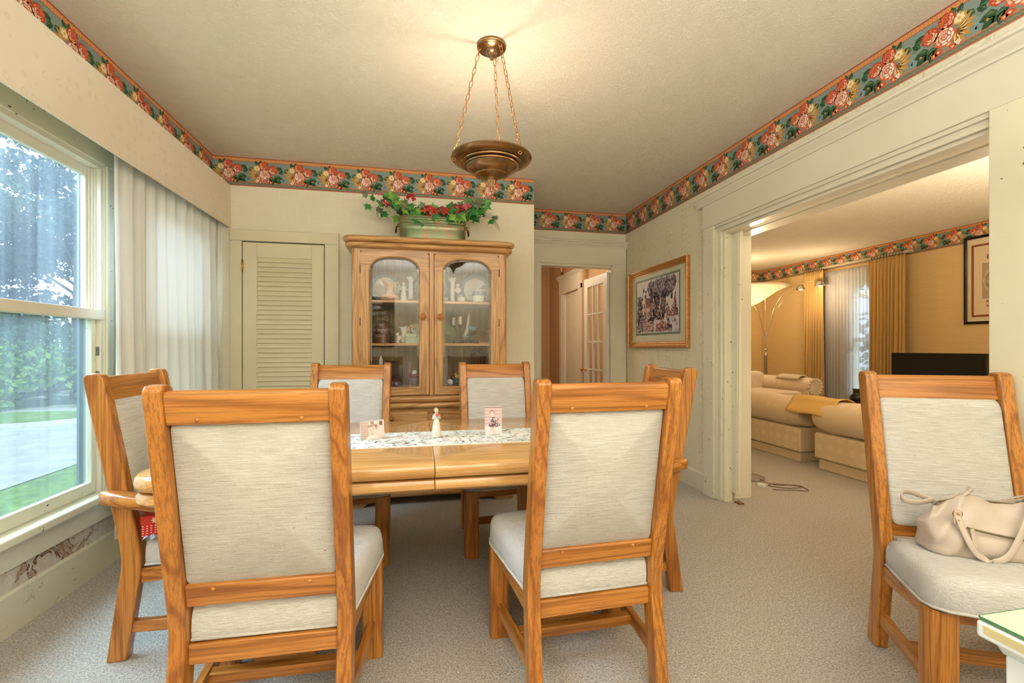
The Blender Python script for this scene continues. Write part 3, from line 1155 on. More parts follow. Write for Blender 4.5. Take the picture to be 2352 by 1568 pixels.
# ------------------------------------------------------------------ lofted outlines
def rrect(x0, x1, y0, y1, r, n=6):
    """rounded rectangle; r = radius or 4 radii (x0y0, x1y0, x1y1, x0y1)"""
    if not isinstance(r, (list, tuple)):
        r = [r] * 4
    pts = []
    for (cx, cy, sx, sy, a0), q in zip(((x0, y0, 1, 1, pi), (x1, y0, -1, 1, 1.5 * pi), (x1, y1, -1, -1, 0), (x0, y1, 1, -1, .5 * pi)), r):
        q = max(q, 1e-4)
        for i in range(n + 1):
            a = a0 + (pi / 2) * i / n
            pts.append((cx + sx * q + q * cos(a), cy + sy * q + q * sin(a)))
    return pts


def loft(mb, rings, close=True, **k):
    """rings: lists of 3D points, same count, bottom to top (ccw seen from above)"""
    n = len(rings[0])
    vs = [p for r in rings for p in r]
    fs = []
    for j in range(len(rings) - 1):
        for i in range(n):
            i2 = (i + 1) % n
            fs.append((j * n + i, j * n + i2, (j + 1) * n + i2, (j + 1) * n + i))
    k.setdefault('smooth', True)
    mb.add(vs, fs, **k)
    if close:
        b = len(mb.v) - len(vs)
        for st_, rev in ((0, True), ((len(rings) - 1) * n, False)):
            pts_ = vs[st_:st_ + n]
            c_ = tuple(sum(p[q] for p in pts_) / n for q in range(3))
            ci = len(mb.v)
            mb.v.append(c_)
            for i in range(n):
                a_, b_ = b + st_ + i, b + st_ + (i + 1) % n
                mb.f.append((b_, a_, ci) if rev else (a_, b_, ci))
                mb.c.append(k.get('col'))
                mb.sm.append(False)
                mb.mi.append(k.get('mi', 0))
    return mb


def inset(pts, d):
    cx = sum(p[0] for p in pts) / len(pts)
    cy = sum(p[1] for p in pts) / len(pts)
    out = []
    n = len(pts)
    for i, p in enumerate(pts):
        a, b = Vector(pts[i - 1]), Vector(pts[(i + 1) % n])
        t = b - a
        if t.length < 1e-9:
            t = Vector((1, 0))
        t.normalize()
        nn = Vector((-t.y, t.x))
        out.append((p[0] + nn.x * d, p[1] + nn.y * d))
    return out


# ------------------------------------------------------------------ dining chairs
RP = [(0, -.045), (.1, -.032), (.2, -.018), (.28, -.007), (.34, .002), (.385, .004), (.44, -.002), (.52, -.016), (.62, -.036), (.80, -.068), (.95, -.096), (1.065, -.117)]


def ry(z):
    for (z0, y0), (z1, y1) in zip(RP, RP[1:]):
        if z <= z1:
            return y0 + (y1 - y0) * (z - z0) / (z1 - z0)
    return RP[-1][1] - .19 * (z - RP[-1][0])


def make_chair(name, label, arms=False):
    t = thing(name, label, 'chair')
    D = .068
    prof = [(y, z) for z, y in RP] + [(-.120, 1.088), (-.108, 1.101), (-.082, 1.104), (-.060, 1.098), (-.052, 1.082)] + [(y + D, z) for z, y in RP[::-1]]
    for s in (-1, 1):
        build('leg', MB().prism(prof, 'x', s * .204, s * .250) if s > 0 else MB().prism(prof, 'x', -.250, -.204), OAK['z'], t, bevel=.007, seg=3)
    for s in (-1, 1):
        x0, x1 = sorted((s * .222, s * .300))
        rr = [.012] * 4
        rr[3 if s < 0 else 2] = .03
        pl = rrect(x0, x1, .388, .462, rr, 4)
        z1 = .383
        mb = MB()
        loft(mb, [[(x, y, 0) for x, y in pl], [(x, y, z1) for x, y in pl]], smooth=False)
        if arms:
            pa = rrect(min(s * .252, s * .300), max(s * .252, s * .300), .372, .442, .012, 3)
            loft(mb, [[(x, y, z1) for x, y in pa], [(x, y - .01, .565) for x, y in pa]], smooth=False)
        build('leg', mb, OAK['z'], t, bevel=.003)
    # seat rails
    build('seat_rail', MB().box(-.204, .204, .016, .042, .288, .347), OAK['x'], t, bevel=.004)
    build('seat_rail', MB().box(-.224, .224, .405, .435, .338, .386), OAK['x'], t, bevel=.004)
    for s in (-1, 1):
        q = [(s * .212, .066), (s * .242, .066), (s * .276, .392), (s * .246, .392)]
        sr = MB().prism(q if s > 0 else q[::-1], 'z', .288, .345)
        sr.v = [(x, y, z + .038 * (y - .066) / .33) for x, y, z in sr.v]
        build('seat_rail', sr, OAK['y'], t, bevel=.004)
        q = [(s * .212, .030), (s * .240, .030), (s * .272, .392), (s * .246, .392)]
        build('stretcher', MB().prism(q if s > 0 else q[::-1], 'z', .100, .146), OAK['y'], t, bevel=.004)
    build('stretcher', MB().box(-.232, .232, .195, .235, .103, .140), OAK['x'], t, bevel=.004)

    def rail(z0, z1, rnd):
        a, b = ry(z0), ry(z1)
        pr = [(a + .012, z0), (b + .012, z1 - rnd), (b + .016, z1 - rnd * .3), (b + .024, z1), (b + .040, z1), (b + .048, z1 - rnd * .4), (a + .050, z0)]
        return MB().prism(pr, 'x', -.205, .205)
    build('back_rail', rail(.995, 1.088, .022), OAK['x'], t, bevel=.003)
    build('back_rail', rail(.460, .527, .005), OAK['x'], t, bevel=.005)
    for x in (-.13, .13):
        for z in (1.008, .512):
            mb = MB()
            mb.lathe([(.0065, 0), (.0065, .002), (.004, .0042), (0, .005)], 10, M=Matrix.Translation((x, ry(z) + .013, z)) @ Matrix.Rotation(pi / 2, 4, 'X'))
            build('peg', mb, OAK['x'], t)
    # upholstered back: flat behind, padded in front
    rings = []
    for (d, off) in ((.002, .024), (0, .027), (0, .046), (-.001, .056), (.006, .064), (.025, .068), (.06, .070)):
        o_ = rrect(-.2025 + d, .2025 - d, (.522 if off < .05 else .505) + d, (.998 if off < .05 else .990) - d, .018 if off < .05 else .03, 4)
        rings.append([(x, ry(z) + off, z) for x, z in o_])
    build('back_cushion', loft(MB(), [r[::-1] for r in rings]), FAB, t, angle=60)
    # seat cushion
    base = [(-.200, .030), (.200, .030), (.202, .078), (.240, .082), (.262, .20), (.290, .36), (.298, .41), (.290, .452), (.262, .478), (.20, .490), (0, .496), (-.20, .490), (-.262, .478), (-.290, .452), (-.298, .41), (-.290, .36), (-.262, .20), (-.240, .082), (-.202, .078)]
    rings = []
    for d, z in ((.004, .347), (0, .352), (-.002, .38), (0, .415), (.006, .435), (.018, .449), (.04, .456), (.08, .460)):
        rings.append([(x, y, z) for x, y in inset(base, d)] if d < .02 else [(x * (1 - d / .26), .262 + (y - .262) * (1 - d / .23), z) for x, y in base])
    rings = [[(x, y, z + .036 * y / .4) for x, y, z in r] for r in rings]
    c = build('seat_cushion', loft(MB(), rings), FAB_TOP, t, angle=70)
    build('piping', MB().tube([(x, y, .352 + .036 * y / .4) for x, y in inset(base, -.002)], .0045, 6, closed=True), FAB, c)
    if arms:
        for s in (-1, 1):
            path = [(.258, -.052, .634, .020), (.262, -.036, .635, .030), (.270, .0, .632, .036), (.285, .06, .624, .040), (.290, .13, .608, .036), (.291, .25, .596, .035), (.288, .38, .590, .037), (.284, .45, .586, .036), (.280, .482, .585, .026)]
            rings = []
            for (x, y, z, hw) in path:
                ring = []
                for i in range(12):
                    a = 2 * pi * i / 12
                    ca, sa = cos(a), sin(a)
                    ring.append((s * x + hw * (abs(ca) ** .6) * (1 if ca >= 0 else -1), y, z + .026 * (abs(sa) ** .6) * (1 if sa >= 0 else -1)))
                rings.append(ring)
            build('armrest', loft(MB(), rings), OAK['y'], t, angle=50)
    return t


ch = make_chair('dining_chair', 'oak dining chair seen from behind at the near side of the table, window end')
ch.location = (-.446, 1.445, 0)
ch.rotation_euler = (0, 0, -.021)
G = 'armless oak dining chairs around the table'
ch['group'] = G
dup(ch, (.603, 1.472, 0), .033, 'oak dining chair seen from behind at the near side of the table, doorway end', G)
dup(ch, (-.435, 3.065, 0), 3.09, 'oak dining chair facing the camera behind the table, in front of the left cabinet door', G)
dup(ch, (.525, 3.055, 0), 3.215, 'oak dining chair facing the camera behind the table, in front of the right cabinet door', G)
dup(ch, (2.03, 1.41, 0), 2.693, 'oak dining chair pulled away by the living room opening with a handbag on its seat', G)
ac = make_chair('dining_armchair', 'oak dining armchair at the window end of the table with small gift boxes on it', True)
ac.location = (-1.131, 2.254, 0)
ac.rotation_euler = (0, 0, -1.530)
ac['group'] = 'oak armchairs at the table ends'
dup(ac, (1.256, 2.28, 0), 1.48, 'oak dining armchair at the table end nearest the framed landscape print', 'oak armchairs at the table ends')

# ------------------------------------------------------------------ dining table
tb = thing('dining_table', 'light oak dining table with double rounded edge, floral runner and centre seam', 'table', (0, 0, 0))
X0, X1, Y0, Y1, XS = -1.00, 1.12, 1.765, 2.865, .0605
for s in (0, 1):
    for nm, lv in (('table_leaf', ((.034, .6965), (.010, .7015), (.001, .713), (0, .727), (.003, .743), (.012, .753), (.034, .7575))),
                   ('table_edge', ((.040, .645), (.016, .649), (.006, .660), (.006, .678), (.014, .690), (.040, .696)))):
        rings = []
        for d, z in lv:
            r_ = max(.02, .13 - d)
            if s == 0:
                o_ = rrect(X0 + d, XS - .0012, Y0 + d, Y1 - d, (r_, .002, .002, r_), 8)
            else:
                o_ = rrect(XS + .0012, X1 - d, Y0 + d, Y1 - d, (.002, r_, r_, .002), 8)
            rings.append([(x, y, z) for x, y in o_])
        build(nm, loft(MB(), rings), TBL['x'], tb, angle=40)
for s, x0 in ((-1, -.61), (1, .51)):
    build('pedestal_foot', MB().box(x0, x0 + .22, 1.85, 2.56, .0, .115), OAK['x'], tb, bevel=.015, seg=3)
    build('pedestal', MB().box(x0 + (.0 if s > 0 else .02), x0 + (.20 if s > 0 else .22), 2.13, 2.36, .115, .646), OAK['z'], tb, bevel=.006)
inl = MB()
for q in ([(XS - .001, 1.872), (-.56, 2.315), (XS - .001, 2.315)], [(XS + .001, 1.872), (XS + .001, 2.315), (.68, 2.315)], [(XS - .001, 2.315), (-.56, 2.315), (XS - .001, 2.758)], [(XS + .001, 2.315), (XS + .001, 2.758), (.68, 2.315)]):
    inl.add([(x, y, .7579) for x, y in q], [(0, 1, 2)])
inlm = oak('table_inlay_oak', 'y', rgb(214, 160, 92), rgb(206, 150, 82), rgb(186, 130, 66), rough=.2, coat=.6)
bm_ = build('veneer_inlay', inl, inlm, tb)
for f in bm_.data.polygons:
    if f.normal.z < 0:
        f.flip()

# runner
ro = [(-.90, 2.262), (-.74, 2.085), (.66, 2.085), (.86, 2.262), (.66, 2.440), (-.74, 2.440)]
mb = MB().prism(ro, 'z', .758, .7602, col=rgb(236, 234, 224))
A = Art()
rr = random.Random(3)
for i in range(1500):
    x, y = rr.uniform(-.78, .72), rr.uniform(2.095, 2.43)
    k = sin(x * 17) * sin(y * 23 + x * 5)
    c = rr.choice([(150, 168, 148), (176, 186, 166), (196, 188, 160), (222, 196, 186), (214, 178, 170), (206, 206, 196), (240, 238, 230), (160, 150, 120), (246, 244, 238)])
    if k < -.2 and rr.random() < .6:
        c = (242, 240, 232)
    A.blob(x, y, rr.uniform(.006, .02), rr.uniform(.003, .008), rgb(*c), 1 + (i % 5), rot=rr.uniform(-.6, 2.2), n=6)
A.put(mb, lambda x, y, l: (x, y, .7603 + l * .6))
tag(build('table_runner', mb, CLOTHP), 'white floral table runner along the middle of the oak table', 'runner')

# angel figurine
fg = thing('angel_figurine', 'small white angel figurine holding a red heart on the table runner', 'figurine', (.085, 2.275, .7606))
WM = plain('figurine_white', rgb(228, 222, 206), .6)
build('dress', MB().lathe([(.0, 0), (.021, 0), (.0235, .004), (.021, .03), (.016, .07), (.0115, .092), (.014, .105), (.012, .114), (.004, .119), (.004, .123), (0, .123)], 18, sy=.85), WM, fg)
hd = MB().ball((0, -.003, .131), .0115, 14, 10, (.85, .95, 1.1))
build('head', hd, plain('figurine_skin', rgb(232, 205, 172), .6), fg)
build('hair', MB().ball((-.002, .002, .134), .0125, 14, 10, (.92, .95, 1.0)), plain('figurine_hair', rgb(170, 150, 118), .7), fg)
arm = MB()
for s in (-1, 1):
    arm.tube([(s * .013, 0, .109), (s * .018, -.008, .092), (s * .010, -.017, .098), (s * .002 + .003, -.018, .108)], [.0042, .0042, .0036, .003], 7)
build('arm', arm, WM, fg)
hs = MB()
hp = [(0, -.008), (.005, -.004), (.0095, .002), (.0095, .006), (.006, .009), (.002, .008), (0, .006), (-.002, .008), (-.006, .009), (-.0095, .006), (-.0095, .002), (-.005, -.004)]
hs.prism([(x + .003, z + .110) for x, z in hp], 'y', -.026, -.018)
build('heart', hs, plain('heart_red', rgb(206, 84, 60), .5), fg, bevel=.002)
wg = MB()
for s in (-1, 1):
    for i in range(5):
        a = -.5 + i * .3
        wg.tube([(s * .004, .012, .10), (s * .016, .016, .10 + .004 * i), (s * (.03 + .004 * cos(a)), .02, .088 + .009 * i), (s * .028, .02, .083 + .009 * i)], .0006, 5)
build('wing', wg, plain('figurine_wire', rgb(120, 96, 70), .4, .8), fg)


# standing photographs in clear blocks
def photo(name, label, x, y, rz, w_, h_, art, lean=.12):
    t = thing(name, label, 'photo', (x, y, .7608), rz)
    t.rotation_euler = (-lean, 0, rz)
    build('frame', MB().box(-w_ / 2, w_ / 2, .002, .009, .0015, h_), plain('clear_block_edge', rgb(214, 206, 204), .15, 0), t, bevel=.001)
    mb = MB()
    art.put(mb, lambda u, v, l: (u - w_ / 2, .0015 - l * .3, v), 0.0002)
    build('photo_print', mb, PRINT, t)
    return t


A = Art()
w_, h_ = .118, .083
C = rgb
A.rect(0, 0, w_, h_, C(214, 186, 174), 0)
for i in range(7):
    A.rect(0, .01 * i + .004, .045, .01 * i + .006, C(196, 164, 152), 1)
A.poly([(.044, 0), (w_, 0), (w_, h_), (.07, h_)], C(232, 216, 208), 1)
A.poly([(.092, .062), (.108, .060), (.110, .080), (.094, .082)], C(130, 108, 98), 2)
A.blob(.060, .058, .024, .024, C(176, 140, 124), 2, n=14)
A.blob(.044, .072, .006, .006, C(246, 236, 232), 3)
A.blob(.074, .074, .009, .007, C(244, 232, 228), 3)
A.blob(.056, .040, .020, .029, C(238, 212, 200), 3, n=16)
A.poly([(.02, 0), (.04, .016), (.075, .014), (.08, 0)], C(240, 232, 228), 2)
A.blob(.048, .042, .003, .0016, C(84, 62, 56), 4)
A.blob(.063, .043, .003, .0016, C(84, 62, 56), 4)
A.blob(.055, .033, .002, .004, C(222, 186, 172), 4)
A.blob(.055, .023, .006, .002, C(196, 116, 108), 4)
A.poly([(.036, .052), (.05, .066), (.074, .062), (.077, .05), (.066, .06), (.052, .058)], C(168, 130, 112), 5)
photo('photo_block', 'landscape photo of a child with hair bows standing left on the runner', -.217, 2.300, .48, w_, h_ + .004, A)
A = Art()
w_, h_ = .088, .135
A.rect(0, 0, w_, h_, C(222, 190, 186), 0)
for i in range(6):
    A.rect(0, .05 + i * .016, w_, .0515 + i * .016, C(160, 120, 118), 1)
A.rect(0, 0, w_, .038, C(232, 216, 212), 1)
A.rect(0, h_ - .004, w_, h_, C(150, 116, 112), 2)
A.poly([(.018, .038), (.04, .082), (.05, .082), (.08, .04), (.06, .032), (.03, .032)], C(120, 100, 100), 2)
rr = random.Random(5)
for i in range(44):
    A.blob(rr.uniform(.026, .070), rr.uniform(.036, .074), .004, .003, rr.choice([C(238, 230, 226), C(90, 74, 78), C(200, 160, 160)]), 3 + i % 2, rot=rr.random() * 3, n=6)
A.blob(.037, .104, .013, .016, C(168, 128, 116), 2, n=12)
A.blob(.037, .099, .010, .014, C(238, 214, 204), 4, n=14)
A.blob(.0335, .101, .0016, .001, C(80, 60, 56), 5)
A.blob(.0405, .101, .0016, .001, C(80, 60, 56), 5)
A.blob(.037, .092, .003, .001, C(190, 110, 104), 5)
A.poly([(.028, .03), (.05, .03), (.046, .006), (.032, .008)], C(228, 196, 184), 5)
A.blob(.041, .008, .012, .005, C(236, 206, 196), 6)
photo('photo_block', 'portrait photo of a child sitting by pink boards standing right on the runner', .376, 2.315, -.18, w_, h_ + .003, A, .05)

# gift boxes on the window-end armchair
gx, gy = -.90, 2.16


def gift(name, label, loc, sx, sy, sz, body, rz=0, dots=False, star=False, lid=None):
    t = thing(name, label, 'gift box', loc, rz, 'small gift boxes on the armchair')
    build('box', MB().box(-sx / 2, sx / 2, -sy / 2, sy / 2, 0, sz), body, t, bevel=.002)
    build('lid', MB().box(-sx / 2 - .002, sx / 2 + .002, -sy / 2 - .002, sy / 2 + .002, sz * .62, sz + .002), lid or body, t, bevel=.002)
    A = Art()
    if dots:
        for i in range(7):
            for j in range(5):
                A.blob(-sx / 2 + (i + .5) * sx / 7, .006 + j * sz * .62 / 5.4, .0022, .0022, rgb(244, 236, 230), 1, n=7)
    if star:
        for i in range(8):
            A.leaf(0, sz * .8, i * pi / 4, .014, .006, rgb(240, 214, 190), None, 2)
        A.blob(0, sz * .8, .004, .004, rgb(240, 214, 190), 3)
    if A.p:
        mb = MB()
        A.put(mb, lambda u, v, l: (u, -sy / 2 - .0025 - l, v))
        build('printed_pattern', mb, PRINT, t)
    return t


REDP = plain('red_gift_card', rgb(206, 36, 28), .5)
gift('gift_box', 'red dotted gift box with a snowflake lid on the armchair seat', (-1.010, 2.045, .4725), .09, .08, .078, REDP, .25, True, True)
gift('gift_box', 'small white gift box behind the red one on the armchair seat', (-1.035, 2.15, .469), .08, .08, .07, plain('white_gift_card', rgb(226, 222, 212), .5), .1)
rb = MB()
for i in range(5):
    a = i * 2 * pi / 5
    rb.tube([(0, 0, 0), (.012 * cos(a), .012 * sin(a), .012), (.024 * cos(a + .3), .024 * sin(a + .3), .008), (.014 * cos(a + .7), .014 * sin(a + .7), .001), (0, 0, 0)], .0022, 5, flat=.4)
o = build('ribbon_bow', rb, plain('gold_ribbon', rgb(176, 148, 70), .3, .7), loc=(-1.010, 2.045, .5555))
tag(o, 'gold ribbon bow on top of the red gift box', 'bow')
tp = MB().grid(lambda u, v: ((u - .5) * .07, (v - .5) * .04 + .006 * sin(u * 9), .009 * sin(u * 7 + v * 3) ** 2 + .001), 12, 8)
tag(build('tissue_paper', tp, plain('pale_tissue', rgb(196, 206, 222), .8), loc=(-.99, 1.985, .4735)), 'crumpled pale blue tissue paper beside the red gift box', 'paper')
# ------------------------------------------------------------------ china cabinet
cb = thing('china_cabinet', 'tall light oak china cabinet with two arched glass doors against the back wall', 'cabinet', (0, 0, 0))
CX0, CX1, CY, CBK = -.498, .694, 3.60, 4.005
for x0, x1 in ((CX0, CX0 + .02), (CX1 - .02, CX1)):
    build('side_panel', MB().box(x0, x1, CY + .02, CBK, .83, 1.955), CAB['z'], cb, bevel=.002)
for x0, x1, r in ((CX0, -.434, (.018, 0, 0, 0)), (.630, CX1, (0, .018, 0, 0))):
    o_ = rrect(x0, x1, CY, CY + .024, [q or .001 for q in r], 4)
    build('corner_post', loft(MB(), [[(x, y, .83) for x, y in o_], [(x, y, 1.955) for x, y in o_]], smooth=False), CAB['z'], cb, angle=40)
build('centre_post', MB().box(.078, .118, CY + .002, CY + .03, .83, 1.955), CAB['z'], cb, bevel=.008, seg=3)
build('top_rail', MB().box(-.434, .63, CY + .003, CY + .024, 1.935, 1.957), CAB['x'], cb)


def back_mat():
    t = NT('grooved_back_panel')
    n = t.noise(t.coord((1, 1, .04)), 60, 4, .6, .4)
    c = t.ramp(n, [(.3, rgb(120, 100, 74)), (.7, rgb(162, 140, 108))])
    return t.set(c, .6, 0, .2)


bp = MB()
xs = [CX0 + .02]
x = -.40
while x < .66:
    xs.append(x)
    x += .098
xs.append(CX1 - .02)
for a_, b_ in zip(xs, xs[1:]):
    bp.box(a_ + .0012, b_ - .0012, CBK - .014, CBK - .006, .85, 1.955)
bp.box(CX0 + .02, CX1 - .02, CBK - .006, CBK, .85, 1.955)
BACKM = back_mat()
build('back_panel', bp, BACKM, cb)
for z in (1.553, 1.218):
    build('shelf', MB().box(CX0 + .021, CX1 - .021, CY + .05, CBK - .015, z, z + .020), CAB['x'], cb, bevel=.002)
build('cabinet_floor', MB().box(CX0 + .02, CX1 - .02, CY + .02, CBK - .006, .83, .868), CAB['x'], cb)
for nm, o1, z0, z1 in (('cornice', .062, 2.002, 2.046), ('cornice', .048, 1.957, 2.001)):
    rings = []
    rr_ = .07
    hh = (z1 - z0)
    for k, d in ((0, .022), (.12, .007), (.35, 0), (.65, 0), (.88, .007), (1, .022)):
        o_ = rrect(CX0 - o1 + d, CX1 + o1 - d, CY - o1 + d, CBK + .012, (rr_, rr_, .002, .002), 7)
        rings.append([(x, y, z0 + hh * k) for x, y in o_])
    build(nm, loft(MB(), rings), CAB['x'], cb, angle=50)
# lower chest
o_ = rrect(CX0 - .03, CX1 + .03, CY - .03, CBK + .01, (.03, .03, .002, .002), 5)
build('base_body', loft(MB(), [[(x, y, .095) for x, y in o_], [(x, y, .735) for x, y in o_]], smooth=False), CAB['x'], cb, angle=40)
for z0, z1, o1 in ((.782, .829, .048), (.735, .781, .062), (.548, .575, .045), (.575, .603, .045), (.06, .098, .040)):
    rings = []
    for k, d in ((0, .02), (.15, .006), (.4, 0), (.7, 0), (.9, .006), (1, .02)):
        o_ = rrect(CX0 - o1 + d, CX1 + o1 - d, CY - o1 + d, CBK + .012, (.05, .05, .002, .002), 6)
        rings.append([(x, y, z0 + (z1 - z0) * k) for x, y in o_])
    build('base_moulding', loft(MB(), rings), CAB['x'], cb, angle=50)
for x0, x1 in ((-.47, .068), (.128, .666)):
    dr = build('drawer', MB().box(x0, x1, CY - .046, CY - .02, .618, .712), CAB['x'], cb, bevel=.008, seg=3)
    kn = build('knob', MB().lathe([(.006, 0), (.007, .012), (.016, .02), (.017, .028), (.006, .034), (0, .034)], 14, M=Matrix.Translation(((x0 + x1) / 2, CY - .046, .665)) @ Matrix.Rotation(pi / 2, 4, 'X')), BRASS, dr)
    dr = build('base_door', MB().box(x0, x1, CY - .046, CY - .02, .125, .53), CAB['z'], cb, bevel=.008, seg=3)
for x0, sgn in ((CX0 - .04, 1), (CX1 + .04, -1)):
    pr = [(x0, 0), (x0, .065), (x0 + sgn * .22, .065), (x0 + sgn * .17, .035), (x0 + sgn * .13, 0)]
    build('foot', MB().prism(pr if sgn < 0 else pr[::-1], 'y', CY - .04, CY - .01).prism([(CY - .01, 0), (CBK, 0), (CBK, .065), (CY - .01, .065)], 'x', min(x0, x0 + sgn * .025), max(x0, x0 + sgn * .025)), CAB['x'], cb, bevel=.004)


def arch(x0, x1, z0, z1, rx, rz_, rb=.004, n=9):
    """opening outline, ccw in (x,z): wide elliptical top corners"""
    p = [(x0 + rb, z0), (x1 - rb, z0), (x1, z0 + rb)]
    for i in range(n + 1):
        a = (pi / 2) * i / n
        p.append((x1 - rx + rx * cos(a), z1 - rz_ + rz_ * sin(a)))
    for i in range(n + 1):
        a = pi / 2 + (pi / 2) * i / n
        p.append((x0 + rx + rx * cos(a), z1 - rz_ + rz_ * sin(a)))
    p.append((x0, z0 + rb))
    return p


def cab_door(x0, x1, gx0, gx1, hinge_side):
    z0, z1, gz0, gz1 = .838, 1.938, .900, 1.893
    inn = arch(gx0, gx1, gz0, gz1, .135, .10)
    cx_, cz_ = (gx0 + gx1) / 2, (gz0 + gz1) / 2
    out = []
    kinds = []
    N_ = 9
    for q, (x, z) in enumerate(inn):
        if q == 0 or q == 1:
            out.append((x0, z0) if q == 0 else (x1, z0))
        elif q == 2:
            out.append((x1, z0 + .002))
        elif q == len(inn) - 1:
            out.append((x0, z0 + .002))
        elif q <= 3 + N_:
            f = (q - 3) / N_
            zs = gz1 - .10
            out.append((x1, zs + (z1 - zs) * min(1, f * 2)) if f <= .5 else (x1 - (x1 - (gx1 - .135)) * (f - .5) * 2, z1))
        else:
            f = (q - 4 - N_) / N_
            zs = gz1 - .10
            out.append((x0 + ((gx0 + .135) - x0) * (1 - f * 2), z1) if f < .5 else (x0, z1 - (z1 - zs) * (f - .5) * 2))
    n = len(inn)
    mb = MB()
    yf, yb = CY - .006, CY + .016
    yi = yf + .006
    vs = [(x, yf, z) for x, z in inset(out[::1], 0)] + [(cx_ + (x - cx_) * 1.0, yf, z) for x, z in inset(inn, -.008)] + [(x, yi, z) for x, z in inn] + [(x, yb, z) for x, z in inn] + [(x, yb, z) for x, z in out]
    for i in range(n):
        j = (i + 1) % n
        vert = abs((inn[i][0] + inn[j][0]) / 2 - cx_) > (gx1 - gx0) * .44 and (inn[i][1] + inn[j][1]) / 2 < gz1 - .10
        mi = 1 if vert else 0
        for a_, b_ in ((0, 1), (1, 2), (2, 3), (3, 4), (4, 0)):
            f = (a_ * n + i, a_ * n + j, b_ * n + j, b_ * n + i)
            mb.add([vs[q] for q in f], [(0, 1, 2, 3)], mi=mi)
    dr = build('door', mb, [CAB['x'], CAB['z']], cb)
    # glass with a bevelled rim
    g0 = inset(inn, .0001)
    g1 = inset(inn, .016)
    gb = MB()
    vs = [(x, CY + .004, z) for x, z in g0] + [(x, CY + .001, z) for x, z in g1]
    gb.add(vs, [(i, (i + 1) % n, n + (i + 1) % n, n + i) for i in range(n)], mi=1)
    gb.add([(x, CY + .001, z) for x, z in g1], [tuple(range(n))], mi=0)
    build('glass_pane', gb, [CGLASS, CBEVEL], dr)
    kx = x1 - .045 if hinge_side < 0 else x0 + .042
    K = Matrix.Translation((kx, yf, 1.442)) @ Matrix.Rotation(pi / 2, 4, 'X')
    kb_ = MB().lathe([(.009, 0), (.010, .01), (.020, .018), (.0235, .026), (.021, .033), (.008, .037), (0, .0375)], 18, M=K)
    build('knob', kb_, plain('round_oak_knob', rgb(196, 120, 56), .3, var=.12), dr)
    build('knob_screw', MB().lathe([(.0045, .037), (.0045, .039), (0, .0395)], 10, M=K), BRASS, dr)
    hx = x0 if hinge_side < 0 else x1
    for z in (1.80, 1.40, .97):
        build('hinge', MB().lathe([(.003, -.03), (.003, .03)], 8, (hx, yf - .001, z)), plain('dark_hinge', rgb(84, 62, 40), .4, .8) if 'dark_hinge' not in bpy.data.materials else bpy.data.materials['dark_hinge'], dr)


cab_door(-.434, .077, -.363, .003, -1)
cab_door(.119, .630, .187, .563, 1)

# ------------------------------------------------------------------ things inside the cabinet
SH = {1: 1.5735, 2: 1.2385, 3: .8685}


def plate(label, x, y, z, r, lean=.22, rz=0):
    t = thing('plate', label, 'plate', (x, y, z), rz, 'blue rimmed plates propped at the back of the top shelf')
    Mx = Matrix.Rotation(-lean, 4, 'X') @ Matrix.Translation((0, 0, r + .001)) @ Matrix.Rotation(pi / 2, 4, 'X')
    build('dish', MB().lathe([(0, .004), (r * .6, .002), (r * .68, .010), (r * .78, .013), (r * .8, .016), (r * .68, .0135), (r * .6, .006), (0, .008)], 40, M=Mx, cap=False), CHINA, t)
    build('rim', MB().lathe([(r * .775, .0125), (r * .98, .0185), (r, .0205), (r * .98, .0215), (r * .775, .016)], 40, M=Mx, cap=False), BLUE_CER, t)


plate('blue rimmed plate propped behind the pink pitcher', -.275, 3.925, SH[1], .125)
plate('blue rimmed plate partly hidden by the cabinet centre post', .10, 3.925, SH[1], .14)
plate('blue rimmed plate propped behind the lidded pot', .485, 3.925, SH[1], .135)
plate('pale plate edge at the far right of the top shelf', .58, 3.87, SH[1], .085, .25)

# pitcher
p = thing('pitcher', 'peach and rose painted pitcher with tall forked spout', 'pitcher', (-.232, 3.80, SH[1]))


def pitcher_mat():
    t = NT('painted_rose_glaze')
    n = t.noise(t.coord((1, 1, 1)), 26, 3, .6, 1)
    c = t.ramp(n, [(.3, rgb(150, 160, 130)), (.45, rgb(232, 188, 164)), (.55, rgb(240, 208, 190)), (.7, rgb(206, 140, 112))])
    return t.set(c, .25)


PM = pitcher_mat()
PEACH = plain('peach_glaze', rgb(226, 172, 132), .25)
build('body', MB().lathe([(0, 0), (.045, 0), (.072, .014), (.078, .032), (.062, .052), (.038, .066), (.030, .08), (.028, .10)], 26, sy=.85), PM, p)
nk = MB()
ring0 = []
N = 24
rings = []
for k in range(9):
    f = k / 8
    ring = []
    for i in range(N):
        a = 2 * pi * i / N
        r = .028 + .012 * f
        lip = max(0, cos(a - pi)) ** 2 * .055 + max(0, cos(a)) ** 2 * .012
        zz = .10 + f * (.038 + lip)
        ring.append((r * cos(a) * (1 + .9 * f * max(0, cos(a - pi)) ** 3), r * sin(a) * .8 * (1 - .5 * f * max(0, -cos(a)) ** 2), zz))
    rings.append(ring)
loft(nk, rings, close=False)
build('neck', nk, PEACH, p)
build('handle', MB().tube([(.030, 0, .130), (.046, 0, .150), (.066, 0, .152), (.078, 0, .132), (.070, 0, .10), (.056, 0, .075), (.058, 0, .055)], [.006, .0055, .005, .005, .005, .005, .004], 8), PEACH, p)


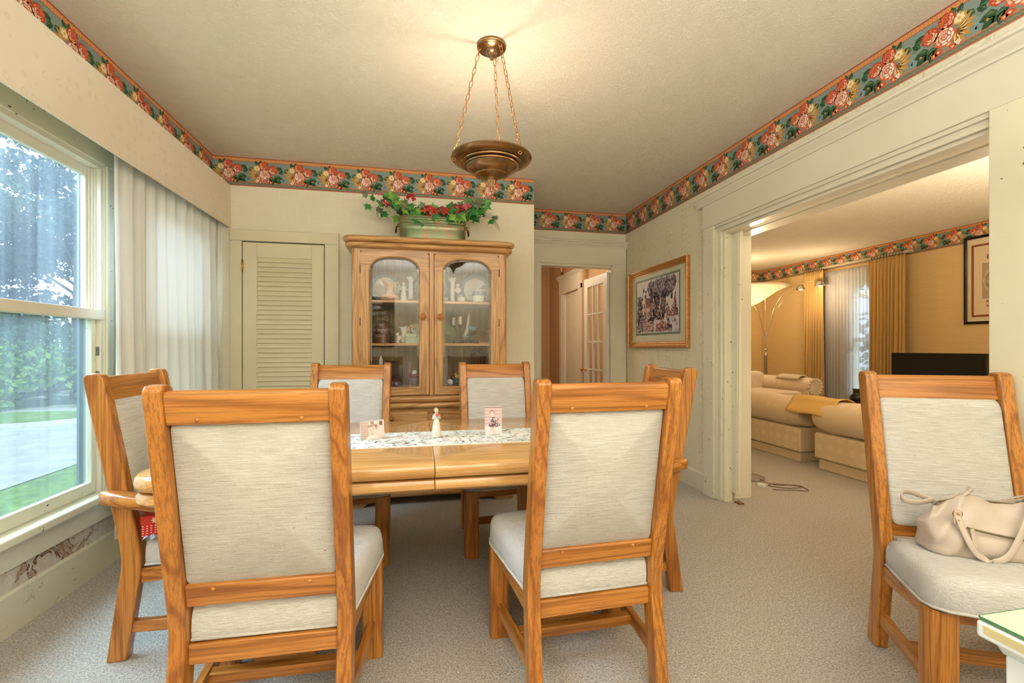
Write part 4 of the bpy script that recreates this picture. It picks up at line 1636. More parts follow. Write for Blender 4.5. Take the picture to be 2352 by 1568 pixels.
def figurine(name, label, x, y, z, h, mat_, cat='figurine', rz=0, base=True, group=None):
    t = thing(name, label, cat, (x, y, z), rz, group)
    s = h / .15
    mb = MB().lathe([(0, 0), (.028 * s, 0), (.028 * s, .008 * s), (.024 * s, .012 * s), (.026 * s, .03 * s), (.020 * s, .07 * s), (.013 * s, .095 * s), (.017 * s, .112 * s), (.012 * s, .122 * s), (.004 * s, .126 * s)], 16, sy=.8)
    build('dress', mb, mat_, t)
    build('head', MB().ball((0, 0, .137 * s), .0115 * s, 12, 8, (.9, 1, 1.1)), mat_, t)
    a_ = MB()
    for q in (-1, 1):
        a_.tube([(q * .014 * s, 0, .112 * s), (q * .026 * s, -.006 * s, .092 * s), (q * .012 * s, -.018 * s, .088 * s)], .0042 * s, 6)
    build('arm', a_, mat_, t)
    return t


def column_holder(label, x, y):
    t = thing('candlestick', label, 'candlestick', (x, y, SH[1]), 0, 'tall white column candlesticks on the top shelf')
    build('column', MB().lathe([(0, 0), (.030, 0), (.030, .012), (.021, .02), (.019, .05), (.022, .10), (.019, .16), (.020, .175), (.033, .192), (.036, .205), (.030, .212), (0, .212)], 18), WHITE_CER, t)
    cup = MB()
    for i in range(2):
        cup.lathe([(.006, .212), (.006, .237)], 8, ((-.009, .009)[i], 0, 0))
    build('prongs', cup, BRONZE, t)


column_holder('white column candlestick behind the left glass door', -.064, 3.84)
column_holder('white column candlestick behind the right glass door', .275, 3.84)
figurine('white_figurine', 'white bisque lady figurine beside the left column candlestick', -.122, 3.85, SH[1], .17, WHITE_CER)
# cherub bust
t = thing('cherub_bust', 'small white cherub bust on a pedestal', 'figurine', (.328, 3.88, SH[1]))
build('pedestal', MB().lathe([(0, 0), (.022, 0), (.02, .01), (.010, .02), (.012, .085), (.020, .092)], 14), WHITE_CER, t)
build('bust', MB().ball((0, 0, .118), .030, 14, 9, (1, .7, .8)).ball((-.004, -.004, .158), .018, 12, 8).tube([(-.02, 0, .13), (-.03, -.015, .11), (-.005, -.025, .108)], .007, 6), WHITE_CER, t)


def lidded(name, label, x, y, z, r, h, lid=True, handle=True):
    t = thing(name, label, 'pot', (x, y, z))
    build('body', MB().lathe([(0, 0), (r * .86, 0), (r * .95, .006), (r, h * .5), (r * .97, h * .68)], 26), CHINA, t)
    build('band', MB().lathe([(r * .975, h * .66), (r * .995, h * .7), (r * .985, h * .92), (r * .96, h)], 26, cap=False), BLUE_CER, t)
    if lid:
        l_ = MB().lathe([(r * 1.0, h), (r * .98, h + .008), (r * .6, h + .024), (0, h + .030)], 26)
        l_.tube([(-.010, 0, h + .024), (-.012, 0, h + .04), (0, 0, h + .048), (.012, 0, h + .04), (.010, 0, h + .024)], .003, 6)
        build('lid', l_, CHINA, t)
    if handle:
        build('handle', MB().tube([(-r * .95, 0, h * .85), (-r * 1.5, 0, h * .88), (-r * 1.7, 0, h * .6), (-r * 1.4, 0, h * .34), (-r * .98, 0, h * .32)], .0055, 8), CHINA, t)
    return t


lidded('lidded_pot', 'cream pot with blue band, lid and side handle on the top shelf', .497, 3.80, SH[1], .062, .095)
lidded('creamer_jar', 'small cream jar with green band between the column and the lidded pot', .345, 3.79, SH[1], .034, .07, lid=False, handle=False)
lidded('small_cup', 'small white cup at the left edge of the top shelf', -.395, 3.80, SH[1], .028, .05, lid=False, handle=False)
# dark little stand figure and silver items
t = thing('silver_dish', 'small silver dish beside the left column candlestick', 'dish', (.022, 3.80, SH[1]))
build('bowl', MB().lathe([(0, .0), (.02, 0), (.008, .008), (.010, .02), (.036, .034), (.040, .038), (.034, .036), (0, .024)], 20), CHROME, t)
t = thing('dark_saucer', 'dark bronze saucer in front of the left column candlestick', 'dish', (-.055, 3.755, SH[1]))
build('saucer', MB().lathe([(0, 0), (.026, 0), (.040, .010), (.038, .013), (.012, .020), (0, .021)], 20), plain('dark_bronze', rgb(110, 96, 88), .3, .7), t)
t = thing('saucer_stack', 'stack of small blue saucers in front of the hidden plate', 'dish', (.205, 3.80, SH[1]))
for i in range(4):
    build('saucer', MB().lathe([(0, .0), (.022, .0), (.034, .007), (.032, .009), (0, .003)], 18, (0, 0, .012 * i + .001)), BLUE_CER if i % 2 else CHINA, t)
t = thing('pewter_figures', 'little pewter figure group in front of the lidded pot', 'figurine', (.548, 3.715, SH[1]))
mb = MB()
for dx, s in ((-.014, 1), (.014, .8)):
    mb.ball((dx, 0, .012 * s), .014 * s, 10, 7, (1, .8, .9)).ball((dx, 0, .034 * s), .010 * s, 10, 7).tube([(dx, 0, .04 * s), (dx - .006, 0, .056 * s)], .004, 5).tube([(dx + .006, 0, .03), (dx + .014, -.004, .02)], .003, 5)
build('figures', mb, plain('pewter', rgb(120, 108, 96), .45, .5), t)
build('base', MB().box(-.034, .034, -.016, .016, 0, .004), plain('pewter_base', rgb(96, 76, 60), .5), t)

# middle shelf
t = thing('stein_mug', 'ribbed brown tankard with a green handle on the middle shelf', 'mug', (-.285, 3.80, SH[2]))
MUG = plain('brown_salt_glaze', rgb(118, 88, 72), .18, var=.3, scale=18)
pf = [(0, 0), (.062, 0), (.064, .006)]
for i in range(9):
    z = .01 + i * .0165
    pf += [(.060 - i * .0012, z), (.062 - i * .0012, z + .005), (.060 - i * .0012, z + .010)]
pf += [(.048, .162), (.044, .162), (.044, .15)]
build('body', MB().lathe(pf, 28), MUG, t)
build('handle', MB().tube([(.050, 0, .135), (.075, 0, .138), (.092, 0, .11), (.088, 0, .07), (.062, 0, .035)], .007, 8), GREEN_CER, t)
# puppy figurine
t = thing('puppy_figurine', 'grey and white puppy figurine standing by the green box', 'figurine', (-.148, 3.74, SH[2]), .5)
PUP = plain('puppy_grey', rgb(206, 200, 184), .6, var=.25, scale=70, bump=.6, bscale=150)
mb = MB().ball((0, 0, .045), .026, 12, 9, (1.15, .8, .8)).ball((-.020, -.008, .070), .017, 12, 9)
build('body', mb, PUP, t)
for dx, dy in ((-.018, -.012), (-.018, .010), (.018, -.012), (.018, .010)):
    build('leg', MB().lathe([(.0075, 0), (.0065, .01), (.0085, .038)], 8, (dx, dy, 0)), PUP, t)
build('ear', MB().ball((-.014, -.022, .071), .009, 8, 6, (.6, .4, 1.2)).ball((-.018, .010, .073), .009, 8, 6, (.6, .4, 1.2)), plain('puppy_dark', rgb(96, 80, 70), .7), t)
build('muzzle', MB().ball((-.034, -.012, .066), .008, 8, 6), PUP, t)
# white ruffled vase
t = thing('ruffled_vase', 'small white vase with ruffled lip behind the puppy figurine', 'vase', (-.118, 3.83, SH[2]))
rings = []
for r, z, wv in ((.018, 0, 0), (.024, .03, 0), (.020, .07, 0), (.022, .10, .05), (.034, .122, .12), (.044, .132, .2)):
    rings.append([(r * (1 + wv * cos(5 * a)) * cos(a), r * (1 + wv * cos(5 * a)) * sin(a), z + wv * .03 * cos(5 * a)) for a in [2 * pi * i / 30 for i in range(30)]])
build('body', loft(MB(), rings), WHITE_CER, t)
# green keepsake box with arched fretwork back
t = thing('keepsake_box', 'pale green keepsake box with a fretwork arch and painted rose', 'box', (-.030, 3.79, SH[2]))
GB = plain('pale_green_lacquer', rgb(186, 200, 166), .3)
build('box', MB().box(-.072, .072, -.045, .045, 0, .048), GB, t, bevel=.002)
build('lid', MB().box(-.074, .074, -.047, .047, .049, .078), GB, t, bevel=.003)
ar = MB()
N = 18
FW = plain('wicker_fretwork', rgb(206, 176, 122), .6, var=.2, scale=90)
for i in range(N):
    a0, a1 = pi * i / N, pi * (i + 1) / N
    if i % 3 == 1 and not 6 <= i <= 11:
        R0, R1 = .066, .072
    else:
        R0, R1 = .046, .072
    q = [(R0 * cos(a0), .078 + R0 * 1.15 * sin(a0)), (R1 * cos(a0), .078 + R1 * 1.15 * sin(a0)), (R1 * cos(a1), .078 + R1 * 1.15 * sin(a1)), (R0 * cos(a1), .078 + R0 * 1.15 * sin(a1))]
    ar.prism(q, 'y', .016, .022)
    if i % 3 == 1 and not 6 <= i <= 11:
        ar.prism([(.044 * cos(a0), .078 + .0506 * sin(a0)), (.050 * cos(a0), .078 + .0575 * sin(a0)), (.050 * cos(a1), .078 + .0575 * sin(a1)), (.044 * cos(a1), .078 + .0506 * sin(a1))], 'y', .016, .022)
build('fretwork_arch', ar, FW, t)
build('egg', MB().ball((0, -.004, .112), .036, 16, 10, (1, .6, 1.05)), plain('grey_porcelain', rgb(196, 198, 184), .3), t)
A = Art()
A.blob(-.008, .126, .014, .011, rgb(206, 130, 126), 1, n=10, wob=.15)
A.blob(-.010, .127, .007, .005, rgb(226, 164, 156), 2, n=8)
for a in (3.6, 4.2, 5.6, .2):
    A.leaf(-.006, .120, a, .018, .007, rgb(128, 138, 116), None, 1)
mb = MB()
A.put(mb, lambda u, v, l: (u, -.0275 - l * .5, v))
build('painted_rose', mb, PRINT, t)
mb = MB()
for i in range(7):
    a = i * 2 * pi / 7
    mb.ball((.018 + .009 * cos(a), -.048, .063 + .009 * sin(a)), .0042, 8, 5, (1, .5, 1))
build('rosette', mb, CRYSTAL, t)
# right half, middle shelf
t = thing('round_vase', 'round olive green glazed jug on the middle shelf', 'vase', (.232, 3.82, SH[2]))
build('body', MB().lathe([(0, 0), (.040, 0), (.060, .02), (.078, .06), (.080, .09), (.070, .125), (.050, .146), (.044, .150), (.042, .147)], 30), GREEN_CER, t)
build('spout', MB().tube([(-.058, -.01, .13), (-.048, -.012, .148), (-.060, -.014, .156)], [.010, .008, .005], 8), GREEN_CER, t)


def candle_holder(label, x, y, h, hc_):
    t = thing('candle_holder', label, 'candle holder', (x, y, SH[2]), 0, 'dark turned candle holders with white candles')
    pf = [(0, 0), (.022, 0), (.018, .006), (.006, .012)]
    k = 6
    for i in range(k):
        z = .014 + (h - .03) * i / k
        pf += [(.0045, z), (.0085, z + (h - .03) / k * .5)]
    pf += [(.008, h - .012), (.017, h - .004), (.018, h), (0, h)]
    build('stem', MB().lathe(pf, 14), plain('dark_pewter', rgb(96, 82, 72), .3, .6, var=.25) if 'dark_pewter' not in bpy.data.materials else bpy.data.materials['dark_pewter'], t)
    build('candle', MB().lathe([(.0125, h), (.0125, h + hc_), (.004, h + hc_ + .001)], 14), plain('white_candle_wax', rgb(236, 236, 238), .5) if 'white_candle_wax' not in bpy.data.materials else bpy.data.materials['white_candle_wax'], t)


candle_holder('candle holder with white candle nearest the olive jug', .292, 3.935, .152, .072)
candle_holder('candle holder with white candle in front, right of the olive jug', .336, 3.78, .155, .068)
t = thing('white_swan_neck', 'slender white tapering bird figurine on the middle shelf', 'figurine', (.408, 3.88, SH[2]))
build('body', MB().tube([(-.02, 0, .004), (-.018, 0, .06), (-.004, 0, .12), (.006, 0, .20), (.014, 0, .275)], [.018, .028, .016, .011, .004], 12), WHITE_CER, t)
# dried arrangement: one heap nobody could count
t = thing('dried_flower_mound', 'blue grey dried moss and sprigs with a blue bird on the middle shelf', 'dried flowers', (.43, 3.82, SH[2]))
rr = random.Random(11)
mb = MB()
for i in range(620):
    a, r = rr.uniform(0, 2 * pi), rr.random() ** .5 * .07
    z = rr.random() * (.10 - r * .7)
    x, y = r * cos(a), r * sin(a) * .7
    d = Vector((rr.uniform(-1, 1), rr.uniform(-1, 1), rr.uniform(-.2, 1))).normalized() * rr.uniform(.008, .018)
    s_ = Vector((-d.y, d.x, 0)) * .25
    P = Vector((x, y, z + .002))
    c = rr.choice([(110, 122, 120), (140, 156, 158), (86, 84, 84), (128, 106, 96), (176, 190, 188)])
    mb.add([tuple(P - s_), tuple(P + s_), tuple(P + d + s_), tuple(P + d - s_)], [(0, 1, 2, 3)], col=rgb(*c))
for i in range(60):
    x0 = rr.uniform(.03, .12)
    zz = rr.uniform(.05, .2)
    P = Vector((x0, rr.uniform(-.01, .04), zz))
    d = Vector((rr.uniform(-.4, .4), 0, 1)).normalized() * .022
    s_ = Vector((.002, 0, 0))
    c = rr.choice([(120, 110, 70), (150, 140, 90), (130, 126, 160), (96, 92, 60)])
    mb.add([tuple(P - s_), tuple(P + s_), tuple(P + d)], [(0, 1, 2)], col=rgb(*c))
build('moss', mb, FOLM, t, kind='stuff')
build('bird', MB().ball((.012, -.02, .125), .026, 12, 9, (1.2, .8, .75)).ball((-.016, -.026, .14), .014, 10, 7).tube([(.036, -.02, .128), (.062, -.018, .15)], [.010, .003], 6), plain('blue_bird_glaze', rgb(130, 162, 182), .3, var=.2, scale=60), t)
# wooden rose
t = thing('wooden_rose', 'large brown carved wood shaving rose on the middle shelf', 'ornament', (.525, 3.745, SH[2]))
WR = plain('wood_shaving', rgb(170, 136, 104), .6, var=.3, scale=40)
for ring in range(5):
    n = 4 + ring * 2
    R = .010 + ring * .0125
    for i in range(n):
        a0 = 2 * pi * i / n + ring * .5
        w_ = 2 * pi / n * .62

        def fn(u, v, a0=a0, w_=w_, R=R, ring=ring):
            a = a0 + (u - .5) * 2 * w_
            r = R * (.75 + .35 * v) * (1 - .12 * (2 * u - 1) ** 2)
            return (r * cos(a), -.030 + .028 * (1 - v) - .012 * (4 - ring) * .4, .066 + r * sin(a))
        build('petal', MB().grid(fn, 6, 3), WR, t)
build('base', MB().box(-.045, .045, -.03, .03, 0, .010), CAB['x'], t, bevel=.003)
t = thing('pine_cone', 'small brown cone lying in front of the candle holders', 'cone', (.365, 3.71, SH[2]))
mb = MB()
for i in range(26):
    a = i * 2.4
    z = .004 + .030 * i / 26
    r = .018 * (1 - i / 30)
    mb.add([(r * .3 * cos(a), r * .3 * sin(a), z), (r * cos(a - .3), r * sin(a - .3), z + .002), (r * 1.15 * cos(a), r * 1.15 * sin(a), z + .004), (r * cos(a + .3), r * sin(a + .3), z + .002)], [(0, 1, 2, 3)])
mb.lathe([(0, .0), (.009, .003), (.005, .03), (0, .034)], 8)
build('scales', mb, plain('cone_brown', rgb(146, 86, 58), .7), t)

# bottom shelf
t = thing('obelisk_candle', 'white pointed obelisk candle at the left of the bottom shelf', 'candle', (-.298, 3.80, SH[3]))
build('body', MB().prism([(-.013, 0), (.013, 0), (.013, .235), (0, .275), (-.013, .235)], 'y', -.012, .012), plain('white_candle_wax2', rgb(230, 232, 232), .4), t, bevel=.002)
t = thing('tall_dark_box', 'tall dark wooden clock box behind the left glass door', 'box', (-.222, 3.85, SH[3]))
build('case', MB().box(-.035, .06, -.03, .03, 0, .215), plain('dark_mahogany', rgb(62, 44, 34), .3), t, bevel=.006)
build('lid', MB().box(-.040, .065, -.035, .035, .215, .228), bpy.data.materials['dark_mahogany'], t, bevel=.004)
t = thing('brown_glazed_crock', 'squat dark brown glazed crock on the bottom shelf', 'crock', (-.178, 3.74, SH[3]))
build('body', MB().lathe([(0, 0), (.052, 0), (.055, .02), (.052, .06), (.040, .082), (.026, .092), (.024, .104), (.020, .104)], 26), plain('brown_glaze', rgb(66, 40, 30), .12), t)
t = thing('crystal_vase', 'tall cut crystal vase behind the brown crock', 'vase', (-.150, 3.86, SH[3]))
rings = []
for r, z in ((.018, 0), (.022, .02), (.016, .06), (.024, .12), (.020, .165), (.030, .205)):
    rings.append([(r * (1 + .12 * cos(8 * a)) * cos(a), r * (1 + .12 * cos(8 * a)) * sin(a), z) for a in [2 * pi * i / 32 for i in range(32)]])
build('body', loft(MB(), rings), CRYSTAL, t)
for i, (dx, c, w_) in enumerate(((0, (64, 76, 110), .016), (.018, (170, 54, 72), .015), (.034, (212, 206, 204), .008))):
    t = thing('small_book', ('slim navy blue book standing on the bottom shelf', 'slim crimson book standing next to the navy one', 'thin white booklet standing next to the crimson book')[i], 'book', (-.112 + dx, 3.86, SH[3]), 0)
    mt = plain('book_cover_%d' % i, rgb(*c), .5)
    build('cover', MB().box(0, .002, 0, .09, 0, .21).box(w_ - .003, w_ - .001, 0, .09, 0, .21).box(0, w_ - .001, 0, .002, 0, .21), mt, t)
    build('pages', MB().box(.002, w_ - .003, .002, .087, .002, .207), plain('pages_%d' % i, rgb(226, 220, 206), .8), t)
t = thing('goblet', 'purple crystal goblet with a red band on the bottom shelf', 'goblet', (-.030, 3.76, SH[3]))
build('foot', MB().lathe([(0, 0), (.038, 0), (.036, .006), (.010, .014), (.009, .03)], 20), CRYSTAL, t)
build('bowl', MB().lathe([(.009, .03), (.030, .045), (.042, .075), (.038, .095)], 22, cap=False), plain('smoky_purple_glass', rgb(120, 100, 120), .08), t)
build('band', MB().lathe([(.0385, .094), (.042, .105), (.042, .118), (.036, .122)], 22), plain('cranberry_band', rgb(150, 40, 76), .2), t)
build('ball', MB().ball((-.004, 0, .132), .022, 14, 9), WHITE_CER, t)
t = thing('crystal_figure', 'little cut crystal figure beside the purple goblet', 'ornament', (.030, 3.80, SH[3]))
mb = MB()
for i in range(6):
    mb.ball((.005 * sin(i * 2), 0, .010 + i * .018), .011 - .001 * i, 8, 5)
build('beads', mb, CRYSTAL, t)
t = thing('bird_group_figurine', 'teal and brown porcelain bird group on a green base on the bottom shelf', 'figurine', (.285, 3.75, SH[3]))
build('base', MB().lathe([(0, 0), (.07, 0), (.066, .014), (.04, .022), (0, .024)], 22, sy=.6), plain('green_base_glaze', rgb(92, 128, 104), .3, var=.3, scale=50), t)
build('shell', MB().ball((-.034, -.015, .050), .028, 14, 9, (.8, .5, 1)).tube([(-.05, -.02, .04), (-.056, -.026, .065), (-.044, -.03, .075)], .006, 7), WHITE_CER, t)
for c, x, z, nm in (((120, 82, 56), -.012, .088, 'bird'), ((196, 186, 140), .022, .098, 'bird'), ((70, 140, 140), .018, .058, 'bird')):
    build(nm, MB().ball((x, -.006, z), .020, 12, 8, (1, .7, .8)).ball((x - .012, -.008, z + .018), .011, 10, 7).tube([(x + .014, -.006, z), (x + .034, -.004, z + .014)], [.009, .003], 6).tube([(x - .02, -.012, z + .018), (x - .029, -.014, z + .017)], [.003, .0005], 5), plain('bird_glaze_%d' % c[0], rgb(*c), .3), t)
mb = MB()
rr = random.Random(4)
for i in range(26):
    x, z = rr.uniform(.02, .06), rr.uniform(.02, .09)
    y = rr.uniform(-.025, .01)
    a = rr.uniform(0, 6.28)
    mb.add([(x, y, z), (x + .010 * cos(a) - .003 * sin(a), y - .004, z + .010 * sin(a) + .003 * cos(a)), (x + .016 * cos(a), y, z + .016 * sin(a)), (x + .010 * cos(a) + .003 * sin(a), y - .004, z + .010 * sin(a) - .003 * cos(a))], [(0, 1, 2, 3)], col=rgb(56, 130, 74))
build('leaves', mb, FOLM, t, kind='stuff')
t = thing('wire_basket', 'dark wire basket at the back right of the bottom shelf', 'basket', (.495, 3.90, SH[3]))
mb = MB()
for k in range(9):
    a = pi * k / 8
    mb.tube([(.055 * cos(a), -.02, .0), (.06 * cos(a), -.02, .26), (.03 * cos(a), 0, .31 + .012 * sin(a))], .003, 5)
mb.tube([(.06 * cos(pi * k / 16), -.02, .27 + .055 * sin(pi * k / 16)) for k in range(17)], .0045, 6)
mb.tube([(.04 * cos(pi * k / 16), .0, .27 + .035 * sin(pi * k / 16)) for k in range(17)], .004, 6)
mb.tube([(-.06, -.02, .27), (.06, -.02, .27)], .004, 6)
mb.tube([(-.055, -.02, .01), (.055, -.02, .01)], .004, 6)
build('wires', mb, plain('dark_wrought_wire', rgb(52, 36, 30), .35, .3), t)
t = thing('glass_cruet', 'small clear glass cruet on the right of the bottom shelf', 'bottle', (.46, 3.76, SH[3]))
build('body', MB().lathe([(0, 0), (.03, 0), (.034, .05), (.014, .11), (.012, .15), (.018, .16)], 20), CRYSTAL, t)
build('stopper', MB().ball((0, 0, .172), .013, 10, 7), CRYSTAL, t)

# ------------------------------------------------------------------ planter and flowers on the cabinet
def tub_mat():
    t = NT('patinated_copper')
    v = t.coord()
    n = t.noise(v, 7, 3, .6, .8)
    n2 = t.noise(v, 3.2, 2)
    c = t.ramp(n, [(.3, rgb(92, 110, 76)), (.48, rgb(116, 128, 88)), (.56, rgb(150, 100, 78)), (.62, rgb(108, 122, 84)), (.75, rgb(62, 84, 62))])
    c = t.mix(t.math('MULTIPLY', n2, .4), c, rgb(112, 124, 90))
    return t.set(c, .22, .45, .5)


TUB = tub_mat()
pl = thing('oval_tub', 'oval copper green tub standing on top of the china cabinet', 'planter', (.112, 3.80, 2.0462))


def oval(hx, hy, n=60, e=.42):
    return [((abs(cos(a)) ** e) * hx * (1 if cos(a) >= 0 else -1), (abs(sin(a)) ** e) * hy * (1 if sin(a) >= 0 else -1)) for a in [2 * pi * i / n for i in range(n)]]


rings = []
for s, z in ((.95, 0), (.975, .004), (.98, .02), (.982, .10), (.982, .135), (.992, .139), (.992, .146), (.982, .150), (.982, .160), (.995, .164), (.99, .172), (.98, .177), (.985, .19), (1.01, .194), (1.015, .202), (1.0, .205), (.96, .202), (.95, .17)):
    rings.append([(x, y, z) for x, y in oval(.272 * s, .115 + .272 * (s - 1))])
build('tub', loft(MB(), rings, close=True), TUB, pl, angle=60)
for s in (-1, 1):
    build('handle', MB().tube([(s * .268, -.03, .15), (s * .290, -.03, .145), (s * .296, -.025, .09), (s * .296, .025, .09), (s * .290, .03, .145), (s * .268, .03, .15)], .006, 7), BRONZE, pl)

fl = thing('silk_flower_arrangement', 'silk ivy and red hydrangea arrangement spilling out of the copper tub', 'flowers', (.112, 3.80, 2.235))
rr = random.Random(21)


def ivy(seed, c1, c2):
    mb = MB()
    k = [(0, 0), (.20, .16), (.48, .18), (.34, .38), (.62, .62), (.30, .60), (0, 1.0), (-.30, .60), (-.62, .62), (-.34, .38), (-.48, .18), (-.20, .16)]
    s = .074
    vs = [(x * s, y * s, -.006 * abs(x) * 2 + .004 * sin(y * 3)) for x, y in k] + [(0, s * .45, .004)]
    c = len(k)
    for i in range(len(k)):
        mb.add([vs[i], vs[(i + 1) % len(k)], vs[c]], [(0, 1, 2)], col=c1 if i % 2 else c2)
    return mesh_from(mb, 'leaf', FOLM)


LV = [ivy(1, rgb(46, 116, 58), rgb(66, 140, 72)), ivy(2, rgb(70, 130, 62), rgb(100, 160, 80)), ivy(3, rgb(92, 104, 72), rgb(122, 130, 98)), ivy(4, rgb(110, 160, 70), rgb(146, 188, 86))]


def place_leaf(x, y, z, s, i=None):
    o = bpy.data.objects.new('leaf', LV[i if i is not None else rr.choice([0, 0, 1, 1, 2, 3])])
    COL.objects.link(o)
    o.parent = fl
    o.location = (x, y, z)
    out = Vector((x * 1.4 + rr.uniform(-.1, .1), -.22 + rr.uniform(-.1, .1), rr.uniform(-.05, .14)))
    q = Vector((out.x, out.y, out.z)).to_track_quat('Y', 'Z')
    o.rotation_mode = 'QUATERNION'
    from mathutils import Quaternion
    tilt = Quaternion((1, 0, 0), rr.uniform(.3, 1.2))
    o.rotation_quaternion = Quaternion((0, 0, 1), rr.uniform(-.6, .6) + (-x * 1.2)) @ Quaternion((1, 0, 0), rr.uniform(.9, 1.6)) @ Quaternion((0, 0, 1), rr.uniform(-2.6, 2.6))
    o.scale = (s, s, s)


for i in range(150):
    u = rr.uniform(-1, 1)
    x = u * .42
    ht = .02 + .14 * abs(u) ** 1.2 * (1 - .35 * max(0, abs(u) - .8) / .2)
    place_leaf(x, rr.uniform(-.13, .06), ht + rr.uniform(-.05, .05), rr.uniform(.75, 1.45))
for x, z in ((-.47, .13), (-.49, .10), (-.45, .06), (-.50, .16), (.50, .08), (.47, .04), (-.36, .15), (.40, .12)):
    place_leaf(x, rr.uniform(-.08, 0), z, .9, rr.choice([0, 2]))
st = MB()
for i in range(22):
    x = rr.uniform(-.48, .5)
    zz = .02 + .28 * abs(x) ** 1.0
    st.tube([(x * .35, rr.uniform(-.03, .03), -.06), (x * .7, rr.uniform(-.06, .02), zz * .7), (x, rr.uniform(-.10, 0), zz)], [.0025, .002, .001], 5)
for k in range(6):
    x = .50 + .01 * k
    st.tube([(.40, -.04, .06), (.47, -.05, .09 - .01 * k), (x, -.05, .05 - .015 * k), (x + .004, -.05, -.01 - .012 * k)], .0011, 4)
for k in range(4):
    st.tube([(-.36, -.04, .08), (-.44, -.06, .04), (-.44 + .012 * k, -.06, -.0 - .01 * k)], .0011, 4)
build('stem', st, plain('flower_stem', rgb(86, 80, 50), .7), fl)
# red hydrangea heads: petals
pet = MB()
for k in range(4):
    a = k * pi / 2
    pts = [(0, 0), (.006, .0045), (.013, .005), (.016, 0), (.013, -.005), (.006, -.0045)]
    pet.add([(x * cos(a) - y * sin(a), x * sin(a) + y * cos(a), .003 * (x / .016) ** 2) for x, y in pts], [(0, 1, 2, 3, 4, 5)])
pet.ball((0, 0, .001), .0022, 6, 4)
for c, nm in (((190, 52, 48), 'a'), ((214, 74, 60), 'b'), ((158, 34, 40), 'c')):
    pass
REDS = [plain('red_petal_' + n_, rgb(*c), .6) for c, n_ in (((196, 48, 44), 'a'), ((216, 84, 66), 'b'), ((158, 32, 40), 'c'), ((214, 96, 112), 'd'))]
pms = [mesh_from(pet, 'blossom', m_) for m_ in REDS]
for cx_, cz_, n_, R, sel in ((-.02, .045, 34, .075, (0, 1, 2)), (.07, .05, 26, .06, (0, 1, 2)), (.18, .085, 22, .055, (3, 2, 3)), (.27, .10, 12, .04, (2, 3)), (-.17, .150, 14, .035, (2, 0)), (-.39, .15, 6, .03, (3, 3)), (-.37, .09, 5, .025, (3, 2))):
    for i in range(n_):
        o = bpy.data.objects.new('blossom', pms[rr.choice(sel)])
        COL.objects.link(o)
        o.parent = fl
        d = Vector((rr.gauss(0, 1), -abs(rr.gauss(0, 1)), rr.gauss(.3, .8))).normalized()
        o.location = (cx_ + d.x * R, -.085 + d.y * R * .7, cz_ + .012 + d.z * R * .55)
        o.rotation_mode = 'QUATERNION'
        o.rotation_quaternion = d.to_track_quat('Z', 'Y')
        s_ = rr.uniform(1.1, 1.6)
        o.scale = (s_, s_, s_)

# ------------------------------------------------------------------ hanging lamp
cl = thing('hanging_lamp', 'antique brass bowl lamp hanging on three chains above the table', 'ceiling lamp', (.363, 2.293, 0), -TH)
build('canopy', MB().lathe([(0, 2.662), (.006, 2.664), (.008, 2.678), (.016, 2.682), (.026, 2.70), (.030, 2.715), (.058, 2.718), (.064, 2.722), (.070, 2.722), (.075, 2.728), (.076, 2.7395), (0, 2.7395)], 36), BRONZE, cl)
RIM = 2.163
build('bowl', MB().lathe([(0, RIM - .145), (.012, RIM - .145), (.017, RIM - .130), (.024, RIM - .112), (.036, RIM - .102), (.060, RIM - .094), (.082, RIM - .088), (.086, RIM - .082), (.083, RIM - .079), (.100, RIM - .072), (.118, RIM - .060), (.130, RIM - .044), (.139, RIM - .044), (.141, RIM - .038), (.136, RIM - .035), (.148, RIM - .033), (.156, RIM - .032), (.158, RIM - .026), (.154, RIM - .024), (.170, RIM - .021), (.188, RIM - .014), (.199, RIM - .008), (.205, RIM - .002), (.204, RIM + .005), (.200, RIM + .006), (.180, RIM - .006), (.120, RIM - .035), (0, RIM - .08)], 64, cap=False), BRONZE, cl, angle=28)
build('finial', MB().lathe([(0, RIM - .170), (.005, RIM - .168), (.007, RIM - .160), (.004, RIM - .154), (.009, RIM - .150), (.010, RIM - .144)], 14), BRONZE, cl)
lk = MB()
Lk, Wk, rk = .019, .0075, .0019
lp = []
for i in range(14):
    a = 2 * pi * i / 14
    lp.append((Wk * cos(a), 0, (Lk - Wk) * (1 if sin(a) > 0 else -1) * (1 if abs(sin(a)) > .2 else abs(sin(a)) / .2) + Wk * sin(a)))
lk.tube(lp, rk, 6, closed=True, up=(0, 1, 0))
CHM = plain('chain_brass', rgb(178, 128, 76), .35, .9, var=.15)
lkm = mesh_from(lk, 'link', CHM)
